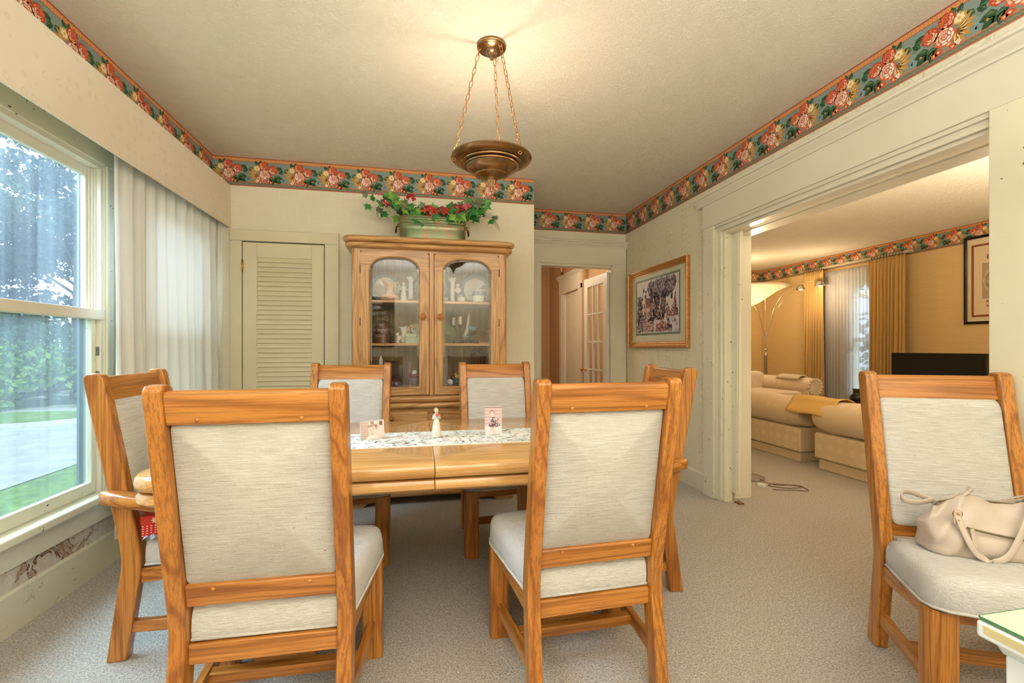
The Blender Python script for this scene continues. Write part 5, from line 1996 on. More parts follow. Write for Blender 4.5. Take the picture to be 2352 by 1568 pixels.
for ang, r0 in ((195, .062), (78, .058), (318, .058)):
    a = radians(ang)
    p0 = Vector((.062 * cos(a), .062 * sin(a), 2.715))
    p1 = Vector((.190 * cos(a), .190 * sin(a), RIM + .006))
    eye = MB()
    for p_, q_ in ((p0, .008), (p1 + Vector((0, 0, -.004)), .008)):
        eye.tube([(p_.x + q_ * cos(g), p_.y, p_.z + q_ * sin(g)) for g in [2 * pi * i / 10 for i in range(10)]], .002, 6, closed=True)
    q2 = Vector((.192 * cos(a), .192 * sin(a), RIM - .022))
    eye.tube([(q2.x + .008 * cos(g), q2.y, q2.z + .008 * sin(g)) for g in [2 * pi * i / 10 for i in range(10)]], .002, 6, closed=True)
    chn = build('chain', eye, CHM, cl)
    d = p1 - p0
    n_ = int(d.length / (2 * (Lk - rk * 1.2)))
    for i in range(n_):
        o = bpy.data.objects.new('link', lkm)
        COL.objects.link(o)
        o.parent = chn
        o.location = p0 + d * ((i + .5) / n_)
        o.rotation_mode = 'QUATERNION'
        from mathutils import Quaternion
        o.rotation_quaternion = d.normalized().to_track_quat('Z', 'Y') @ Quaternion((0, 0, 1), pi / 2 * (i % 2) + .3)
light('hanging_lamp_light', 'POINT', (.363, 2.293, RIM - .015), 11, (1.0, .90, .76), radius=.04)

# ------------------------------------------------------------------ pelmet and curtains on the left wall
def pelmet_mat():
    t = NT('pelmet_brocade')
    v = t.coord((1, 1, 1))
    vo = t.n('ShaderNodeTexVoronoi')
    vo.inputs['Scale'].default_value = 17
    vo.inputs['Randomness'].default_value = .35
    t.l(v, vo.inputs['Vector'])
    rg = t.ramp(t.math('ABSOLUTE', t.math('SUBTRACT', vo.outputs['Distance'], .26)), [(.02, (1, 1, 1)), (.07, (0, 0, 0))])
    n = t.noise(v, 40, 2)
    k = t.math('MULTIPLY', rg, t.math('MULTIPLY', n, .55))
    cl_ = t.noise(v, 2, 3)
    c = t.ramp(cl_, [(.3, rgb(232, 216, 190)), (.7, rgb(240, 226, 204))])
    c = t.mix(k, c, rgb(214, 190, 158))
    t.bump(t.noise(t.coord((1, .05, 1)), 300, 2), .1, .001)
    return t.set(c, .6, 0, .2, sheen=.1)


PEL = pelmet_mat()
pm = MB()
pm.box(-1.492, -1.478, -.9, YB - .002, 2.165, 2.505)
pm.box(-1.608, -1.492, -.9, YB - .002, 2.495, 2.505)
tag(build('pelmet', pm, PEL, bevel=.006, seg=3), 'long cream brocade covered pelmet box above the window and curtain', 'pelmet')


def curtain(name, label, cat, p0, p1, z0, z1, amp, nf, mat_, seed, depth=(1, 0), taper=0.0, group=None, top_pinch=False, hang=0, thick=.0015, nu=160):
    rr_ = random.Random(seed)
    ph = [rr_.uniform(-.5, .5) for _ in range(nf + 2)]
    am = [rr_.uniform(.55, 1.25) for _ in range(nf + 2)]
    dx, dy = p1[0] - p0[0], p1[1] - p0[1]

    def fn(u, v):
        z = z0 + (z1 - z0) * v
        ss = u * nf
        k = int(ss)
        f = ss - k
        kk = am[k] * (1 - f) + am[min(k + 1, nf)] * f
        wob = ph[k] * (1 - f) + ph[min(k + 1, nf)] * f
        w_ = sin(2 * pi * ss + wob * 1.3 + .5 * sin(v * 2.6 + k))
        w_ = (abs(w_) ** .75) * (1 if w_ >= 0 else -1)
        A_ = amp * kk * (.72 + .28 * cos(v * pi)) * (1 - taper * v)
        if top_pinch and v > .93:
            A_ *= .65
        uu = u + .012 * sin(v * 3 + u * 14) * (1 - v)
        return (p0[0] + dx * uu + depth[0] * A_ * w_, p0[1] + dy * uu + depth[1] * A_ * w_, z)
    mb = MB().grid(fn, nu, 26)
    o = build(name, mb, mat_)
    s_ = o.modifiers.new('thick', 'SOLIDIFY')
    s_.thickness = thick
    return tag(o, label, cat, group)


curtain('curtain', 'white pleated curtain hanging under the pelmet beside the big window', 'curtain', (-1.580, 2.77), (-1.550, 3.985), .19, 2.28, .042, 11, CURT, 5)

# ------------------------------------------------------------------ framed landscape on the right wall
pf_ = thing('framed_landscape', 'gilt framed landscape print with tree, cottage and pond on the striped wall', 'picture', (XR, 0, 0))
FY0, FY1, FZ0, FZ1 = 3.60, 4.75, 1.205, 2.02


def frame_sides(parent, y0, y1, z0, z1, w_, prof, mat_, side=1):
    """mitred frame on an x wall; prof list of (offset from outer edge, depth)"""
    P = [(y0, z0), (y1, z0), (y1, z1), (y0, z1)]
    sg = [(1, 1), (-1, 1), (-1, -1), (1, -1)]
    for k in range(4):
        a, b = P[k], P[(k + 1) % 4]
        sa, sb = sg[k], sg[(k + 1) % 4]
        mb = MB()
        vs = []
        for (d, h) in prof:
            vs.append((-side * h, a[0] + sa[0] * d, a[1] + sa[1] * d))
            vs.append((-side * h, b[0] + sb[0] * d, b[1] + sb[1] * d))
        n = len(prof)
        mb.add(vs, [(2 * i, 2 * i + 1, 2 * i + 3, 2 * i + 2) for i in range(n - 1)])
        build('frame_side', mb, mat_, parent)


frame_sides(pf_, FY0, FY1, FZ0, FZ1, .055, [(0, .0), (0, .030), (.004, .036), (.012, .036), (.016, .028), (.026, .026), (.034, .020), (.040, .021), (.046, .015), (.052, .012), (.058, .012), (.058, .004)], GOLD)
mb = MB().box(-.006, -.001, FY0 + .05, FY1 - .05, FZ0 + .05, FZ1 - .05)
build('mat_board', mb, plain('sage_mat_board', rgb(212, 208, 184), .8, var=.02), pf_)
A = Art()
ay0, ay1, az0, az1 = .175, .975, .155, .685      # art area inside the frame, (u from left of viewer, v up)
A.rect(ay0 - .03, az0 - .028, ay1 + .03, az1 + .028, rgb(116, 134, 116), 0)
A.rect(ay0 - .006, az0 - .006, ay1 + .006, az1 + .006, rgb(226, 222, 206), 1)
A.rect(ay0, az0, ay1, az1, rgb(218, 206, 204), 2)
rr = random.Random(9)
aw, ah = ay1 - ay0, az1 - az0


def dabs(n, x0, x1, y0, y1, cols, s, L, cond=None):
    for i in range(n):
        x, y = rr.uniform(x0, x1), rr.uniform(y0, y1)
        if cond and not cond(x, y):
            continue
        c = rr.choice(cols)
        X, Y = ay0 + x * aw, az0 + y * ah
        if ay0 + .006 < X < ay1 - .006 and az0 + .006 < Y < az1 - .006:
            A.blob(X, Y, s * rr.uniform(.6, 1.3), s * rr.uniform(.35, .8), rgb(*c), L + i % 3, rot=rr.uniform(0, 3.1), n=6)


dabs(160, 0, 1, .45, 1, [(206, 200, 210), (226, 206, 196), (232, 216, 204), (214, 190, 186), (222, 220, 226)], .03, 3)
dabs(90, .72, 1, 0, .28, [(214, 212, 216), (196, 190, 196), (226, 222, 224), (176, 160, 162)], .016, 3)
A.rect(ay0 + aw * .70, az0 + ah * .255, ay1 - .002, az0 + ah * .275, rgb(206, 168, 158), 6)
A.poly([(ay0 + aw * .19, az0 + ah * .33), (ay0 + aw * .21, az0 + ah * .70), (ay0 + aw * .26, az0 + ah * .48), (ay0 + aw * .27, az0 + ah * .33)], rgb(206, 162, 128), 6)
A.poly([(ay0 + aw * .21, az0 + ah * .70), (ay0 + aw * .33, az0 + ah * .66), (ay0 + aw * .36, az0 + ah * .47), (ay0 + aw * .26, az0 + ah * .47)], rgb(134, 92, 80), 6)
PUR = [(106, 88, 96), (134, 114, 122), (84, 68, 76), (166, 148, 156), (120, 98, 98)]
dabs(420, .0, .16, 0, .72, PUR, .013, 7, lambda x, y: x < .14 - .10 * abs(y - .45) or y < .3)
dabs(300, .12, .45, .0, .42, PUR + [(150, 120, 110)], .013, 7, lambda x, y: y < .40)
dabs(900, .28, .95, .62, 1, PUR, .014, 7, lambda x, y: ((x - .62) / .34) ** 2 + ((y - .86) / .24) ** 2 < 1)
dabs(700, .34, .72, .22, .75, PUR + [(120, 74, 70)], .014, 7, lambda x, y: abs(x - .52) < .20 - .05 * sin(y * 9))
dabs(320, .74, 1, .28, .62, [(166, 104, 98), (146, 86, 84), (186, 130, 124), (128, 84, 84)], .012, 7, lambda x, y: y < .34 + .16 * abs(sin(x * 19)) or (.90 < x < .95 and y < .7))
dabs(260, .5, .86, .0, .22, PUR, .013, 7, lambda x, y: y < .2 - abs(x - .66) * .5)
A.poly([(ay0 + aw * .565, az0 + ah * .38), (ay0 + aw * .60, az0 + ah * .72), (ay0 + aw * .612, az0 + ah * .72), (ay0 + aw * .59, az0 + ah * .38)], rgb(214, 184, 170), 11)
A.poly([(ay0 + aw * .60, az0 + ah * .66), (ay0 + aw * .54, az0 + ah * .74), (ay0 + aw * .545, az0 + ah * .75), (ay0 + aw * .607, az0 + ah * .68)], rgb(206, 174, 160), 11)
for i in range(5):
    y = .24 - i * .045
    A.poly([(ay0 + aw * (.12 + i * .02), az0 + ah * y), (ay0 + aw * (.28 + i * .04), az0 + ah * (y + .006)), (ay0 + aw * (.28 + i * .045), az0 + ah * (y - .018)), (ay0 + aw * (.13 + i * .02), az0 + ah * (y - .022))], rgb(198, 158, 150), 11)
dabs(90, .5, .76, .03, .17, [(206, 110, 106), (226, 150, 140), (190, 84, 84), (236, 190, 176)], .008, 11)
dabs(60, .24, .42, .30, .52, [(214, 190, 178), (196, 168, 160)], .008, 11)
dabs(60, .28, .9, .66, 1, [(196, 188, 190), (206, 196, 196)], .005, 11)
dabs(40, .02, .2, .02, .2, [(206, 196, 192), (150, 130, 126)], .006, 11)
mb = MB()
A.put(mb, lambda u, v, l: (-.0066 - l * .35, FY1 - u, FZ0 + v))
build('landscape_print', mb, PRINT, pf_)
build('glass', MB().box(-.0125, -.011, FY0 + .05, FY1 - .05, FZ0 + .05, FZ1 - .05), PGLASS, pf_)
# ------------------------------------------------------------------ handbag on the pulled-out chair
LEATHER = plain('taupe_leather', rgb(196, 180, 166), .36, var=.05, scale=9, bump=.25, bscale=45)
hb = thing('handbag', 'slouching taupe leather handbag lying on the pulled-away dining chair seat', 'handbag', (2.03, 1.41, .484), 2.693)
nu, nv = 72, 26


def bag(u, v):
    a = 2 * pi * u
    e = .5
    ca, sa = cos(a), sin(a)
    bx = (abs(ca) ** e) * (1 if ca >= 0 else -1)
    by = (abs(sa) ** e) * (1 if sa >= 0 else -1)
    h = .185 + .012 * sin(bx * 5) - .01 * bx
    f = v
    wx = .205 * (1 - .16 * f ** 1.5 - .02 * sin(f * 9)) * (1 + .03 * sin(f * pi))
    wy = .078 * (1 - .80 * sm(max(0, (f - .25) / .75))) * (1 + .10 * sin(f * pi))
    x = -.020 + bx * wx
    y = .195 + by * wy
    y += .010 * sin(bx * 7 + f * 5) * f + .007 * sin(bx * 17 + f * 11) * (1 - abs(by) * .2)
    z = h * f - .012 * f * cos(bx * 6) * (1 if v > .6 else 0)
    if f < .06:
        x *= .985
        y = .195 + (y - .195) * .97
    z += .012 * sin(f * pi) * sin(x * 40 + y * 60) * .4
    return (x, y, max(z, 0))


mb = MB().grid(bag, nu, nv, closed_u=True)
n0 = len(mb.v) - nu
mb.f.append(tuple(range(nu))[::-1])
mb.c.append(None); mb.sm.append(False); mb.mi.append(0)
build('body', mb, LEATHER, hb)


def ribbon(pts, w_, th, up, n=10):
    """flat strap: elliptic tube"""
    return MB().tube(pts, w_, n, flat=th / w_, up=up)


def spl(pts, k=6):
    out = []
    P = [Vector(p) for p in pts]
    for i in range(len(P) - 1):
        p0, p1, p2, p3 = P[max(i - 1, 0)], P[i], P[i + 1], P[min(i + 2, len(P) - 1)]
        for j in range(k):
            t = j / k
            out.append(.5 * ((2 * p1) + (-p0 + p2) * t + (2 * p0 - 5 * p1 + 4 * p2 - p3) * t * t + (-p0 + 3 * p1 - 3 * p2 + p3) * t ** 3))
    out.append(P[-1])
    return out


z0 = .461
build('strap', ribbon(spl([(.118, .262, .150), (.112, .276, .11), (.098, .290, .06), (.075, .294, .022), (.035, .298, .008), (-.005, .295, .03), (-.035, .288, .08), (-.062, .278, .135), (-.095, .25, .185), (-.115, .215, .20), (-.105, .19, .18)]), .0105, .003, (1, 0, .2)), LEATHER, hb)
build('strap', ribbon(spl([(.095, .135, .135), (.135, .118, .158), (.185, .11, .172), (.205, .112, .158), (.200, .125, .142), (.165, .14, .142), (.120, .15, .160)]), .010, .003, (0, .3, 1)), LEATHER, hb)
build('strap', ribbon(spl([(-.02, .16, .168), (-.06, .15, .165), (-.10, .16, .185), (-.135, .18, .200), (-.165, .21, .17), (-.175, .24, .12)]), .012, .003, (0, 1, .3)), LEATHER, hb)
mb = MB()
for x, y, z in ((.118, .262, .148), (-.12, .252, .14)):
    mb.tube([(x + .014 * cos(g), y + .004, z + .014 * sin(g)) for g in [2 * pi * i / 16 for i in range(16)]], .0016, 6, closed=True)
build('ring', mb, BRASS, hb)
mb = MB()
for x, z in ((.118, .150), (.118, .128), (-.12, .14)):
    mb.lathe([(.004, 0), (.003, .002), (0, .003)], 10, M=Matrix.Translation((x, .272, z)) @ Matrix.Rotation(-pi / 2, 4, 'X'))
build('stud', mb, BRASS, hb)
build('strap_tab', MB().prism([(.108, .112), (.128, .112), (.131, .122), (.128, .162), (.108, .162), (.105, .122)], 'y', .262, .268), LEATHER, hb, bevel=.002)
zp = MB().tube(spl([(.095, .272, .105), (.03, .280, .093), (-.06, .282, .082), (-.17, .27, .078)]), .0035, 6)
build('zip', zp, plain('zip_metal', rgb(120, 108, 76), .3, .8), hb)
build('zip_pull', MB().box(-.006, .006, 0, .003, -.062, 0), LEATHER, hb, bevel=.001, loc=(.086, .279, .105), rot=(.08, .12, 0))
build('top_zip', MB().tube(spl([(.13, .19, .165), (.06, .19, .180), (-.05, .195, .175), (-.16, .2, .170)]), .003, 6), bpy.data.materials['zip_metal'], hb)
build('knot', MB().tube(spl([(.085, .2, .178), (.055, .19, .192), (.035, .185, .21), (.03, .185, .222)]), [.008] * 6 + [.006] * 6 + [.008] * 7, 8), LEATHER, hb)
build('dark_lining', MB().ball((-.12, .19, .158), .03, 12, 8, (1.3, .5, .5)), plain('dark_bag_content', rgb(36, 40, 38), .5), hb)

# ------------------------------------------------------------------ white table with glass top, bottom right corner
wt = thing('white_side_table', 'white painted side table with a green edged glass top at the lower right corner', 'table', (0, 0, 0))
WP = plain('white_gloss_paint', rgb(226, 230, 224), .3, var=.02)
wa = math.atan2(-.065, -.005)
# corner A; edges run towards +x and towards -y
AX, AY = .926, .600
AX1, AY0 = 1.50, .18
build('table_top', MB().box(AX, AX1, AY0, AY, .712, .741), WP, wt, bevel=.006, seg=3)
build('glass_top', MB().box(AX + .004, AX1 - .004, AY0 + .004, AY - .004, .7415, .748), plain('green_glass', rgb(196, 214, 186), .08, var=.03), wt, bevel=.0012)
ge = MB().tube([(AX + .0035, AY0 + .006, .7448), (AX + .0035, AY - .006, .7448)], .0028, 6).tube([(AX + .006, AY - .0035, .7448), (AX1 - .006, AY - .0035, .7448)], .0028, 6)
build('glass_edge', ge, plain('green_glass_edge', rgb(84, 146, 88), .1, var=.1), wt)
build('top_moulding', MB().prism([(AX + .012, .712), (AX + .03, .69), (AX1 - .03, .69), (AX1 - .012, .712)], 'y', AY0 + .02, AY - .02), WP, wt)
build('cabinet_body', MB().box(AX + .026, AX1 - .03, AY0 + .03, AY - .025, .0, .692), WP, wt, bevel=.003)
build('worn_edge', MB().box(AX - .0006, AX, AY - .085, AY - .012, .722, .736), plain('worn_primer', rgb(206, 190, 140), .7), wt)

# ------------------------------------------------------------------ living room
FABS = NT('sofa_quilted_damask')
vo = FABS.n('ShaderNodeTexVoronoi')
vo.inputs['Scale'].default_value = 9
vo.inputs['Randomness'].default_value = .15
FABS.l(FABS.coord(), vo.inputs['Vector'])
rg = FABS.ramp(vo.outputs['Distance'], [(.30, (0, 0, 0)), (.38, (1, 1, 1))])
FABS.bump(rg, .25, .006)
SOFA = FABS.set(FABS.mix(FABS.math('MULTIPLY', rg, .3), rgb(224, 200, 164), rgb(200, 172, 134)), .55, 0, .3, sheen=.3)


def sofa_section(name, label, y0, y1, x0=3.90, group=None):
    t = thing(name, label, 'sofa', (0, 0, 0), 0, group)
    build('plinth', MB().box(x0 + .03, x0 + .92, y0 + .03, y1 - .03, .0, .10), SOFA, t, bevel=.01)
    build('body', MB().box(x0, x0 + .95, y0, y1, .108, .36), SOFA, t, bevel=.02, seg=3)
    # rolled back: big soft roll along y
    rings = []
    for k in range(13):
        f = k / 12
        e = min(f, 1 - f)
        s_ = 1 if e > .04 else .82 + .18 * (e / .04) ** .5
        ring = []
        for i in range(20):
            a = 2 * pi * i / 20
            ring.append((x0 + .13 + cos(a) * .185 * s_, y0 + (y1 - y0) * (f if .0 < f < 1 else f), .515 + sin(a) * .165 * s_ + .006 * sin(f * 19)))
        rings.append(ring)
    build('rolled_back', loft(MB(), [r[::-1] for r in rings]), SOFA, t, angle=60)
    n = max(1, round((y1 - y0) / .75))
    for i in range(n):
        a, b = y0 + (y1 - y0) * i / n, y0 + (y1 - y0) * (i + 1) / n
        build('seat_cushion', MB().box(x0 + .30, x0 + .96, a + .01, b - .01, .37, .50), SOFA, t, bevel=.045, seg=4)
    return t


sofa_section('sofa', 'cream damask sofa section with rolled back, the one nearer the door frame', 4.05, 5.45, 3.90, 'cream sectional sofa')
sofa_section('sofa', 'cream damask sofa section with a folded blanket over its rolled back', 2.1, 3.86, 3.875, 'cream sectional sofa')
# throw over the gap
def throw(u, v):
    y = 3.63 + u * .52
    a = -.35 + v * 2.9          # angle round the roll, from the far side over the top to the near side
    if v < .72:
        a = 2.2 * (v / .72)
        x = 4.012 - .0 + cos(a * .92) * .212
        z = .515 + sin(a * .92) * .190
    else:
        k = (v - .72) / .28
        x = 4.012 + cos(2.02) * .212 - .095 * sm(k) - .0
        z = .515 + sin(2.02) * .190 - .15 * k
    return (x, y + .03 * (1 - v) + .02 * v * u, z + .004 * sin(u * 9 + v * 4))
o = build('throw_blanket', MB().grid(throw, 16, 26), cloth_mat('tan_throw_cloth', rgb(226, 184, 112), .05))
o.modifiers.new('t', 'SOLIDIFY').thickness = .008
tag(o, 'folded tan blanket draped over the rolled sofa back', 'blanket')

# cream tufted armchair-like loveseat behind
lv = thing('loveseat', 'cream tufted loveseat with rolled arm behind the sectional sofa', 'sofa', (5.1, 6.1, 0), .1)
CRM = plain('cream_upholstery', rgb(236, 214, 186), .7, var=.05, bump=.3, bscale=20)
build('base', MB().box(-.85, .55, -.40, .45, .06, .42), CRM, lv, bevel=.03, seg=3)
build('back', MB().box(-.85, .55, .35, .62, .40, .82), CRM, lv, bevel=.09, seg=4)
build('seat_cushion', MB().box(-.80, .42, -.42, .34, .42, .56), CRM, lv, bevel=.05, seg=4)
ar = MB()
rings = []
for k in range(11):
    f = k / 10
    s_ = min(1, .78 + 2.2 * min(f, 1 - f))
    rings.append([(.62 + .15 * s_ * cos(a), -.46 + 1.0 * f, .62 + .135 * s_ * sin(a)) for a in [2 * pi * i / 20 for i in range(20)]])
build('arm', loft(MB(), [r[::-1] for r in rings]), CRM, lv, angle=60)
build('arm_front', MB().box(.50, .74, -.44, .54, .06, .60), CRM, lv, bevel=.03, seg=3)
mb = MB()
for k in range(14):
    a = 2 * pi * k / 14
    mb.ball((.62 + .125 * cos(a), -.455, .62 + .112 * sin(a)), .022, 8, 6)
build('ruching', mb, CRM, lv)
ft = MB()
for x in (-.8, .68):
    for y in (-.36, .48):
        ft.lathe([(.02, 0), (.03, .06)], 10, (x, y, 0))
build('feet', ft, DARK, lv)
o = build('arm_towel', MB().grid(lambda u, v: (5.1 + .52 + .20 * v - .02, 5.86 + .42 * u, .775 - .055 * (2 * v - 1) ** 2 + .003 * sin(u * 30)), 14, 8), cloth_mat('cream_towel_cloth', rgb(240, 222, 192), .1))
o.modifiers.new('t', 'SOLIDIFY').thickness = .018
tag(o, 'folded cream towel laid over the loveseat arm', 'towel')
pb = MB()
pts = []
pb.grid(lambda u, v: (.24 * (2 * u - 1) * (1 - .12 * (2 * v - 1) ** 2), .0, .24 * (2 * v - 1) * (1 - .12 * (2 * u - 1) ** 2)), 1, 1)
pb = MB()
for sgn in (-1, 1):
    pb.grid(lambda u, v, sgn=sgn: (.24 * (2 * u - 1) * (1 - .10 * (2 * v - 1) ** 2), sgn * .075 * max(0, (1 - (2 * u - 1) ** 2) * (1 - (2 * v - 1) ** 2)) ** .5, .24 * (2 * v - 1) * (1 - .10 * (2 * u - 1) ** 2)), 14, 14)
o = build('cushion', pb, plain('fluffy_cream', rgb(240, 226, 206), .95, var=.05, bump=.9, bscale=35), loc=(4.78, 6.30, .77), rot=(-.25, .5, .1))
tag(o, 'fluffy cream cushion leaning on the loveseat back', 'cushion')

# torchiere whose shade shows beside the door frame
tor = thing('torchiere_lamp', 'floor lamp with wide white flared shade just behind the door frame', 'floor lamp', (2.985, 3.70, 0))
build('base', MB().lathe([(0, 0), (.145, 0), (.147, .010), (.13, .018), (.03, .026), (0, .028)], 36), plain('grey_enamel', rgb(140, 128, 118), .3, .2), tor)
build('pole', MB().lathe([(.012, .026), (.012, 1.60)], 14), CHROME, tor)
SH_ = cloth_mat('frosted_white_shade', rgb(250, 240, 222), .55, .5, (3, 3, 3))
build('shade', MB().lathe([(.03, 1.58), (.05, 1.59), (.10, 1.615), (.17, 1.665), (.24, 1.715), (.30, 1.745), (.338, 1.757), (.34, 1.760), (.30, 1.750), (.235, 1.722), (.165, 1.672), (.095, 1.622), (.03, 1.59)], 48, cap=False), SH_, tor)
build('bulb', MB().ball((0, 0, 1.66), .035, 12, 8), plain('opal_bulb', rgb(255, 244, 220), .4), tor)
light('torchiere_light', 'POINT', (2.985, 3.70, 1.79), 26, (1.0, .80, .54), radius=.06)
cd = MB().tube(spl([(3.0, 3.56, .02), (3.05, 3.44, .004), (3.20, 3.40, .004), (3.24, 3.34, .004), (3.10, 3.33, .004), (2.98, 3.42, .004), (3.06, 3.46, .005), (3.22, 3.36, .005), (3.20, 3.24, .004), (3.08, 3.28, .004), (2.93, 3.33, .004)], 8), .0035, 6)
tag(build('power_cord', cd, plain('brown_cord', rgb(110, 84, 62), .5)), 'brown power cord looped on the carpet by the door frame', 'cord')
pg = thing('plug', 'small white plug adapter on the carpet by the cord', 'plug', (2.90, 3.42, 0), .4)
build('body', MB().box(-.02, .02, -.03, .03, .0, .028), WHITE_CER, pg, bevel=.005)
build('prong', MB().box(-.010, -.007, .03, .046, .010, .018).box(.007, .010, .03, .046, .010, .018), CHROME, pg)

# arc lamp with five arms
al = thing('arc_lamp', 'thin chrome arc floor lamp with several domed heads in the far corner', 'floor lamp', (6.02, 7.0, 0))
build('base', MB().lathe([(0, 0), (.17, 0), (.17, .03), (.03, .04), (0, .04)], 30), CHROME, al)
build('pole', MB().lathe([(.026, .04), (.026, 1.05), (.032, 1.055), (.032, 1.09), (.020, 1.10), (.020, 1.16), (.034, 1.165), (.034, 1.185), (0, 1.19)], 18), CHROME, al)
heads = [(.53, -.21, 2.254), (.48, -.64, 2.263), (.06, .1, 2.31), (-.75, .15, 2.0), (-1.0, -.35, 2.15)]
for i, (hx, hy, hz) in enumerate(heads):
    hx = min(hx, .62)
    am_ = build('arm', MB().tube(spl([(0, 0, 1.18), (hx * .05, hy * .05, 1.5), (hx * .28, hy * .28, 1.95), (hx * .62, hy * .62, hz - .02), (hx * .88, hy * .88, hz + .06), (hx, hy, hz + .03)], 7), .0038, 6), CHROME, al)
    build('lamp_head', MB().lathe([(.075, -.035), (.073, -.01), (.055, .03), (.025, .052), (0, .056)], 22, (hx, hy, hz), cap=False), CHROME, am_)
    if i < 3:
        e = NT('lit_bulb_%d' % i)
        e.b.inputs['Emission Color'].default_value = (1, .82, .55, 1)
        e.b.inputs['Emission Strength'].default_value = 9
        build('bulb', MB().ball((hx, hy, hz - .02), .026, 12, 8), e.m, am_)
light('arc_lamp_light', 'POINT', (6.2, 6.2, 2.1), 12, (1.0, .78, .48), radius=.08)
light('arc_lamp_light', 'POINT', (5.5, 6.9, 2.2), 14, (1.0, .80, .5), radius=.08)

# drapes and sheers at the living room window
curtain('drape', 'gold pleated drape at the left side of the living room window', 'curtain', (6.575, 6.76), (6.575, 6.36), .03, 2.50, .05, 8, DRAPE, 2, top_pinch=True, group='gold drapes at the living room window', nu=110)
curtain('drape', 'gold pleated drape between the living room window and the television', 'curtain', (6.57, 5.58), (6.57, 5.06), .03, 2.50, .05, 10, DRAPE, 3, top_pinch=True, group='gold drapes at the living room window', nu=130)
curtain('sheer_curtain', 'translucent white sheer curtain between the two gold drapes', 'curtain', (6.663, 6.45), (6.663, 5.45), .06, 2.46, .018, 17, SHEER, 4, top_pinch=True, nu=190)
rod = thing('curtain_rod', 'painted wooden curtain rod with rings above the living room window', 'curtain rod', (0, 0, 0))
build('rod', MB().tube([(6.60, 4.98, 2.535), (6.60, 6.86, 2.535)], .020, 12), plain('rod_beige', rgb(196, 176, 146), .4), rod)
for y in (5.0, 6.84):
    build('finial', MB().ball((6.60, y, 2.535), .035, 12, 8), CRYSTAL, rod)
rgm = mesh_from(MB().tube([(.028 * cos(g), 0, .028 * sin(g)) for g in [2 * pi * i / 14 for i in range(14)]], .004, 6, closed=True), 'ring', plain('dark_ring', rgb(74, 58, 44), .4, .4))
for i in range(20):
    y = (5.10 + i * .044) if i < 11 else (6.40 + (i - 11) * .042)
    o = bpy.data.objects.new('ring', rgm)
    COL.objects.link(o)
    o.parent = rod
    o.location = (6.60, y, 2.528)
build('bracket', MB().box(6.60, LX, 5.06, 5.08, 2.52, 2.55).box(6.60, LX, 6.80, 6.82, 2.52, 2.55), bpy.data.materials['rod_beige'], rod)

# television on a low stand
tv = thing('television', 'black flat television behind the pulled-out chair in the living room', 'television', (6.0, 4.275, 0), .06)
build('casing', MB().box(-.02, .035, -.485, .485, .59, 1.14), BLACK, tv, bevel=.008, seg=3)
build('screen', MB().box(-.0215, -.0195, -.462, .462, .625, 1.118), plain('tv_screen', rgb(8, 8, 9), .08), tv)
build('stand_foot', MB().box(-.10, .12, -.2, .2, .551, .566).box(-.01, .03, -.05, .05, .56, .62), BLACK, tv, bevel=.003)
sd = thing('television_stand', 'low brown television stand behind the pulled-out chair', 'stand', (6.05, 4.30, 0))
WAL = oak('walnut', 'y', rgb(120, 84, 56), rgb(104, 70, 46), rgb(70, 46, 30))
build('top', MB().box(-.25, .25, -.60, .60, .52, .55), WAL, sd, bevel=.004)
build('shelf', MB().box(-.24, .24, -.57, .57, .12, .145), WAL, sd, bevel=.003)
for y in (-.58, .55):
    build('side', MB().box(-.24, .24, y, y + .03, 0, .52), WAL, sd, bevel=.003)
# black vase on end table behind the sofa
et = thing('end_table', 'small round end table behind the sofa carrying the black vase', 'table', (5.05, 4.38, 0))
build('top', MB().lathe([(0, .555), (.24, .555), (.25, .565), (.25, .575), (0, .58)], 32), WAL, et)
build('leg', MB().lathe([(.17, 0), (.16, .02), (.03, .05), (.025, .3), (.04, .555)], 20), WAL, et)
bv = thing('black_vase', 'squat glossy black vase behind the sofa in front of the sheers', 'vase', (4.93, 4.33, .5805))
build('body', MB().lathe([(0, 0), (.04, 0), (.062, .02), (.070, .045), (.062, .07), (.040, .088), (.034, .10), (.036, .13), (.046, .148), (.042, .15), (.032, .14)], 28), BLACK, bv)

# poster on the living room wall
po = thing('framed_poster', 'black framed exhibition poster on the tan living room wall', 'picture', (LX, 0, 0))
PY1, PY0, PZ0, PZ1 = 4.46, 3.66, 1.495, 2.572
frame_sides(po, PY0, PY1, PZ0, PZ1, .03, [(0, 0), (0, .022), (.006, .028), (.022, .026), (.032, .018), (.032, .006)], BLACK)
build('mat_board', MB().box(-.008, -.001, PY0 + .025, PY1 - .025, PZ0 + .025, PZ1 - .025), plain('cream_mat_board', rgb(226, 208, 178), .8, var=.02), po)
A = Art()
Wp = PY1 - PY0
Hp = PZ1 - PZ0
A.rect(.075, .085, Wp - .075, Hp - .105, rgb(146, 86, 54), 1)
A.rect(.092, .102, Wp - .092, Hp - .122, rgb(96, 50, 34), 2)
A.rect(.099, .109, Wp - .099, Hp - .129, rgb(226, 204, 172), 3)
A.rect(.185, .305, Wp - .185, .735, rgb(176, 160, 128), 4)
cxp, cyp = Wp / 2, .52
for k in range(9):
    A.blob(cxp, cyp, .205 - k * .021, .205 - k * .021, rgb(196 - k % 2 * 46, 180 - k % 2 * 44, 146 - k % 2 * 40), 5 + k, n=22, wob=.03, ph=k * .3)
rr = random.Random(8)
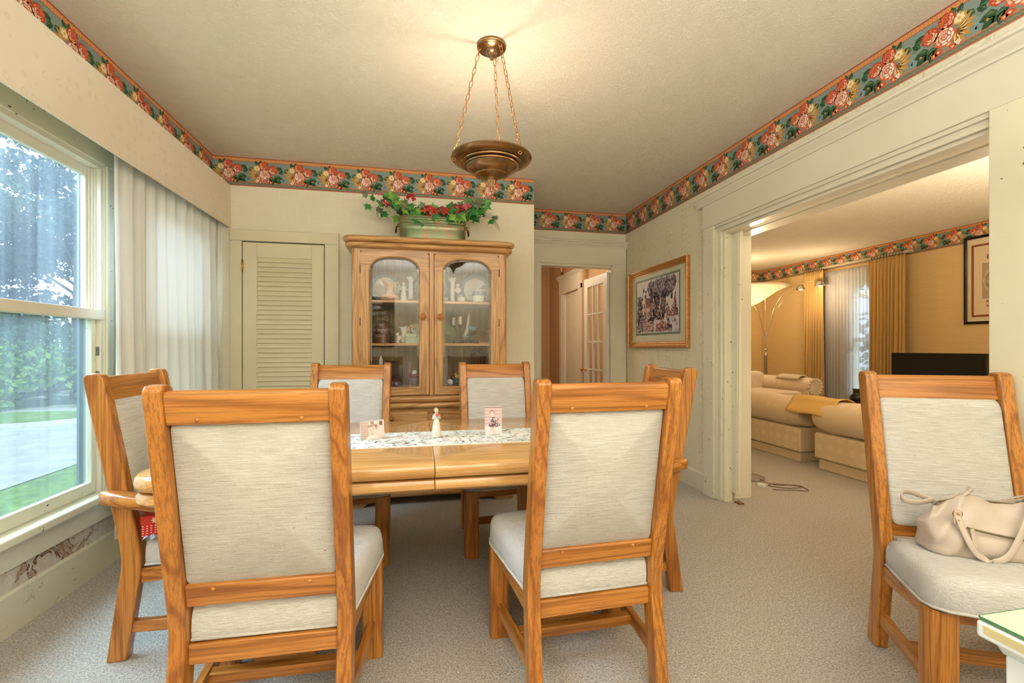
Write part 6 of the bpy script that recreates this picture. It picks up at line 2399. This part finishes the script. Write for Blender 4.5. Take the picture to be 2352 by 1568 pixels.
for k in range(60):
    a = rr.uniform(0, 6.28)
    r = rr.uniform(.03, .18)
    X, Y = cxp + r * cos(a), cyp + r * .9 * sin(a)
    A.blob(X, Y, .016, .005, rgb(*rr.choice([(110, 100, 80), (210, 196, 164), (150, 132, 100), (96, 104, 96)])), 15, rot=a + 1.6, n=6)
mb = MB()
A.put(mb, lambda u, v, l: (-.0086 - l * .3, PY1 - u, PZ0 + v))
build('poster_print', mb, PRINT, po)


def text(body, size, loc, rot, mat_, parent, name='lettering', align='LEFT', shear=0.0, spacing=1.0, ext=.0006):
    c = bpy.data.curves.new(name, 'FONT')
    c.body = body
    c.size = size
    c.align_x = align
    c.shear = shear
    c.space_character = spacing
    c.extrude = ext
    c.offset = 0
    c.materials.append(mat_)
    tmp = bpy.data.objects.new('tmp_text', c)
    COL.objects.link(tmp)
    me = bpy.data.meshes.new_from_object(tmp)
    bpy.data.objects.remove(tmp)
    o = bpy.data.objects.new(name, me)
    COL.objects.link(o)
    o.parent = parent
    o.location = loc
    o.rotation_euler = rot
    return o


INK = plain('dark_ink', rgb(40, 34, 32), .6)
WI = (pi / 2, 0, -pi / 2)
text('BE', .072, (-.0135, PY1 - .232, PZ0 + .782), WI, INK, po, spacing=1.1)
text('RECE', .044, (-.0135, PY1 - .228, PZ0 + .255), WI, INK, po, spacing=1.1)
text('Bowi', .032, (-.0135, PY1 - .232, PZ0 + .205), WI, INK, po)

# script sign on the wall behind the camera; its mirror image shows in the cabinet glass
sg = thing('script_sign', 'dark sign with white script verse on the wall behind the camera', 'sign', (-.68, -2.25, 0))
build('board', MB().box(-.40, .20, .001, .02, 1.22, 2.22), plain('sign_black', rgb(30, 28, 28), .6), sg, bevel=.004)
SW = plain('sign_white', rgb(250, 249, 246), .6)
for i, (s_, x) in enumerate((('do all', -.02), ('things', -.06), ('through', .05), ('Christ', .10), ('who', .0), ('strengthens', .17), ('me', -.04))):
    text(s_, .112, (x, .0215, 2.09 - i * .112), (pi / 2, 0, pi), SW, sg, shear=.35, spacing=.88)

# hall lamp
hl = thing('hall_ceiling_lamp', 'bronze bell shaped pendant seen through the hall doorway', 'ceiling lamp', (1.97, 6.1, 0))
build('canopy', MB().lathe([(0, 2.70), (.05, 2.71), (.06, 2.7395), (0, 2.7395)], 20), BRONZE, hl)
build('stem', MB().lathe([(.006, 2.42), (.006, 2.71)], 8), BRONZE, hl)
build('shade', MB().lathe([(.022, 2.22), (.028, 2.27), (.05, 2.34), (.075, 2.40), (.07, 2.42), (0, 2.43)], 20), BRONZE, hl)
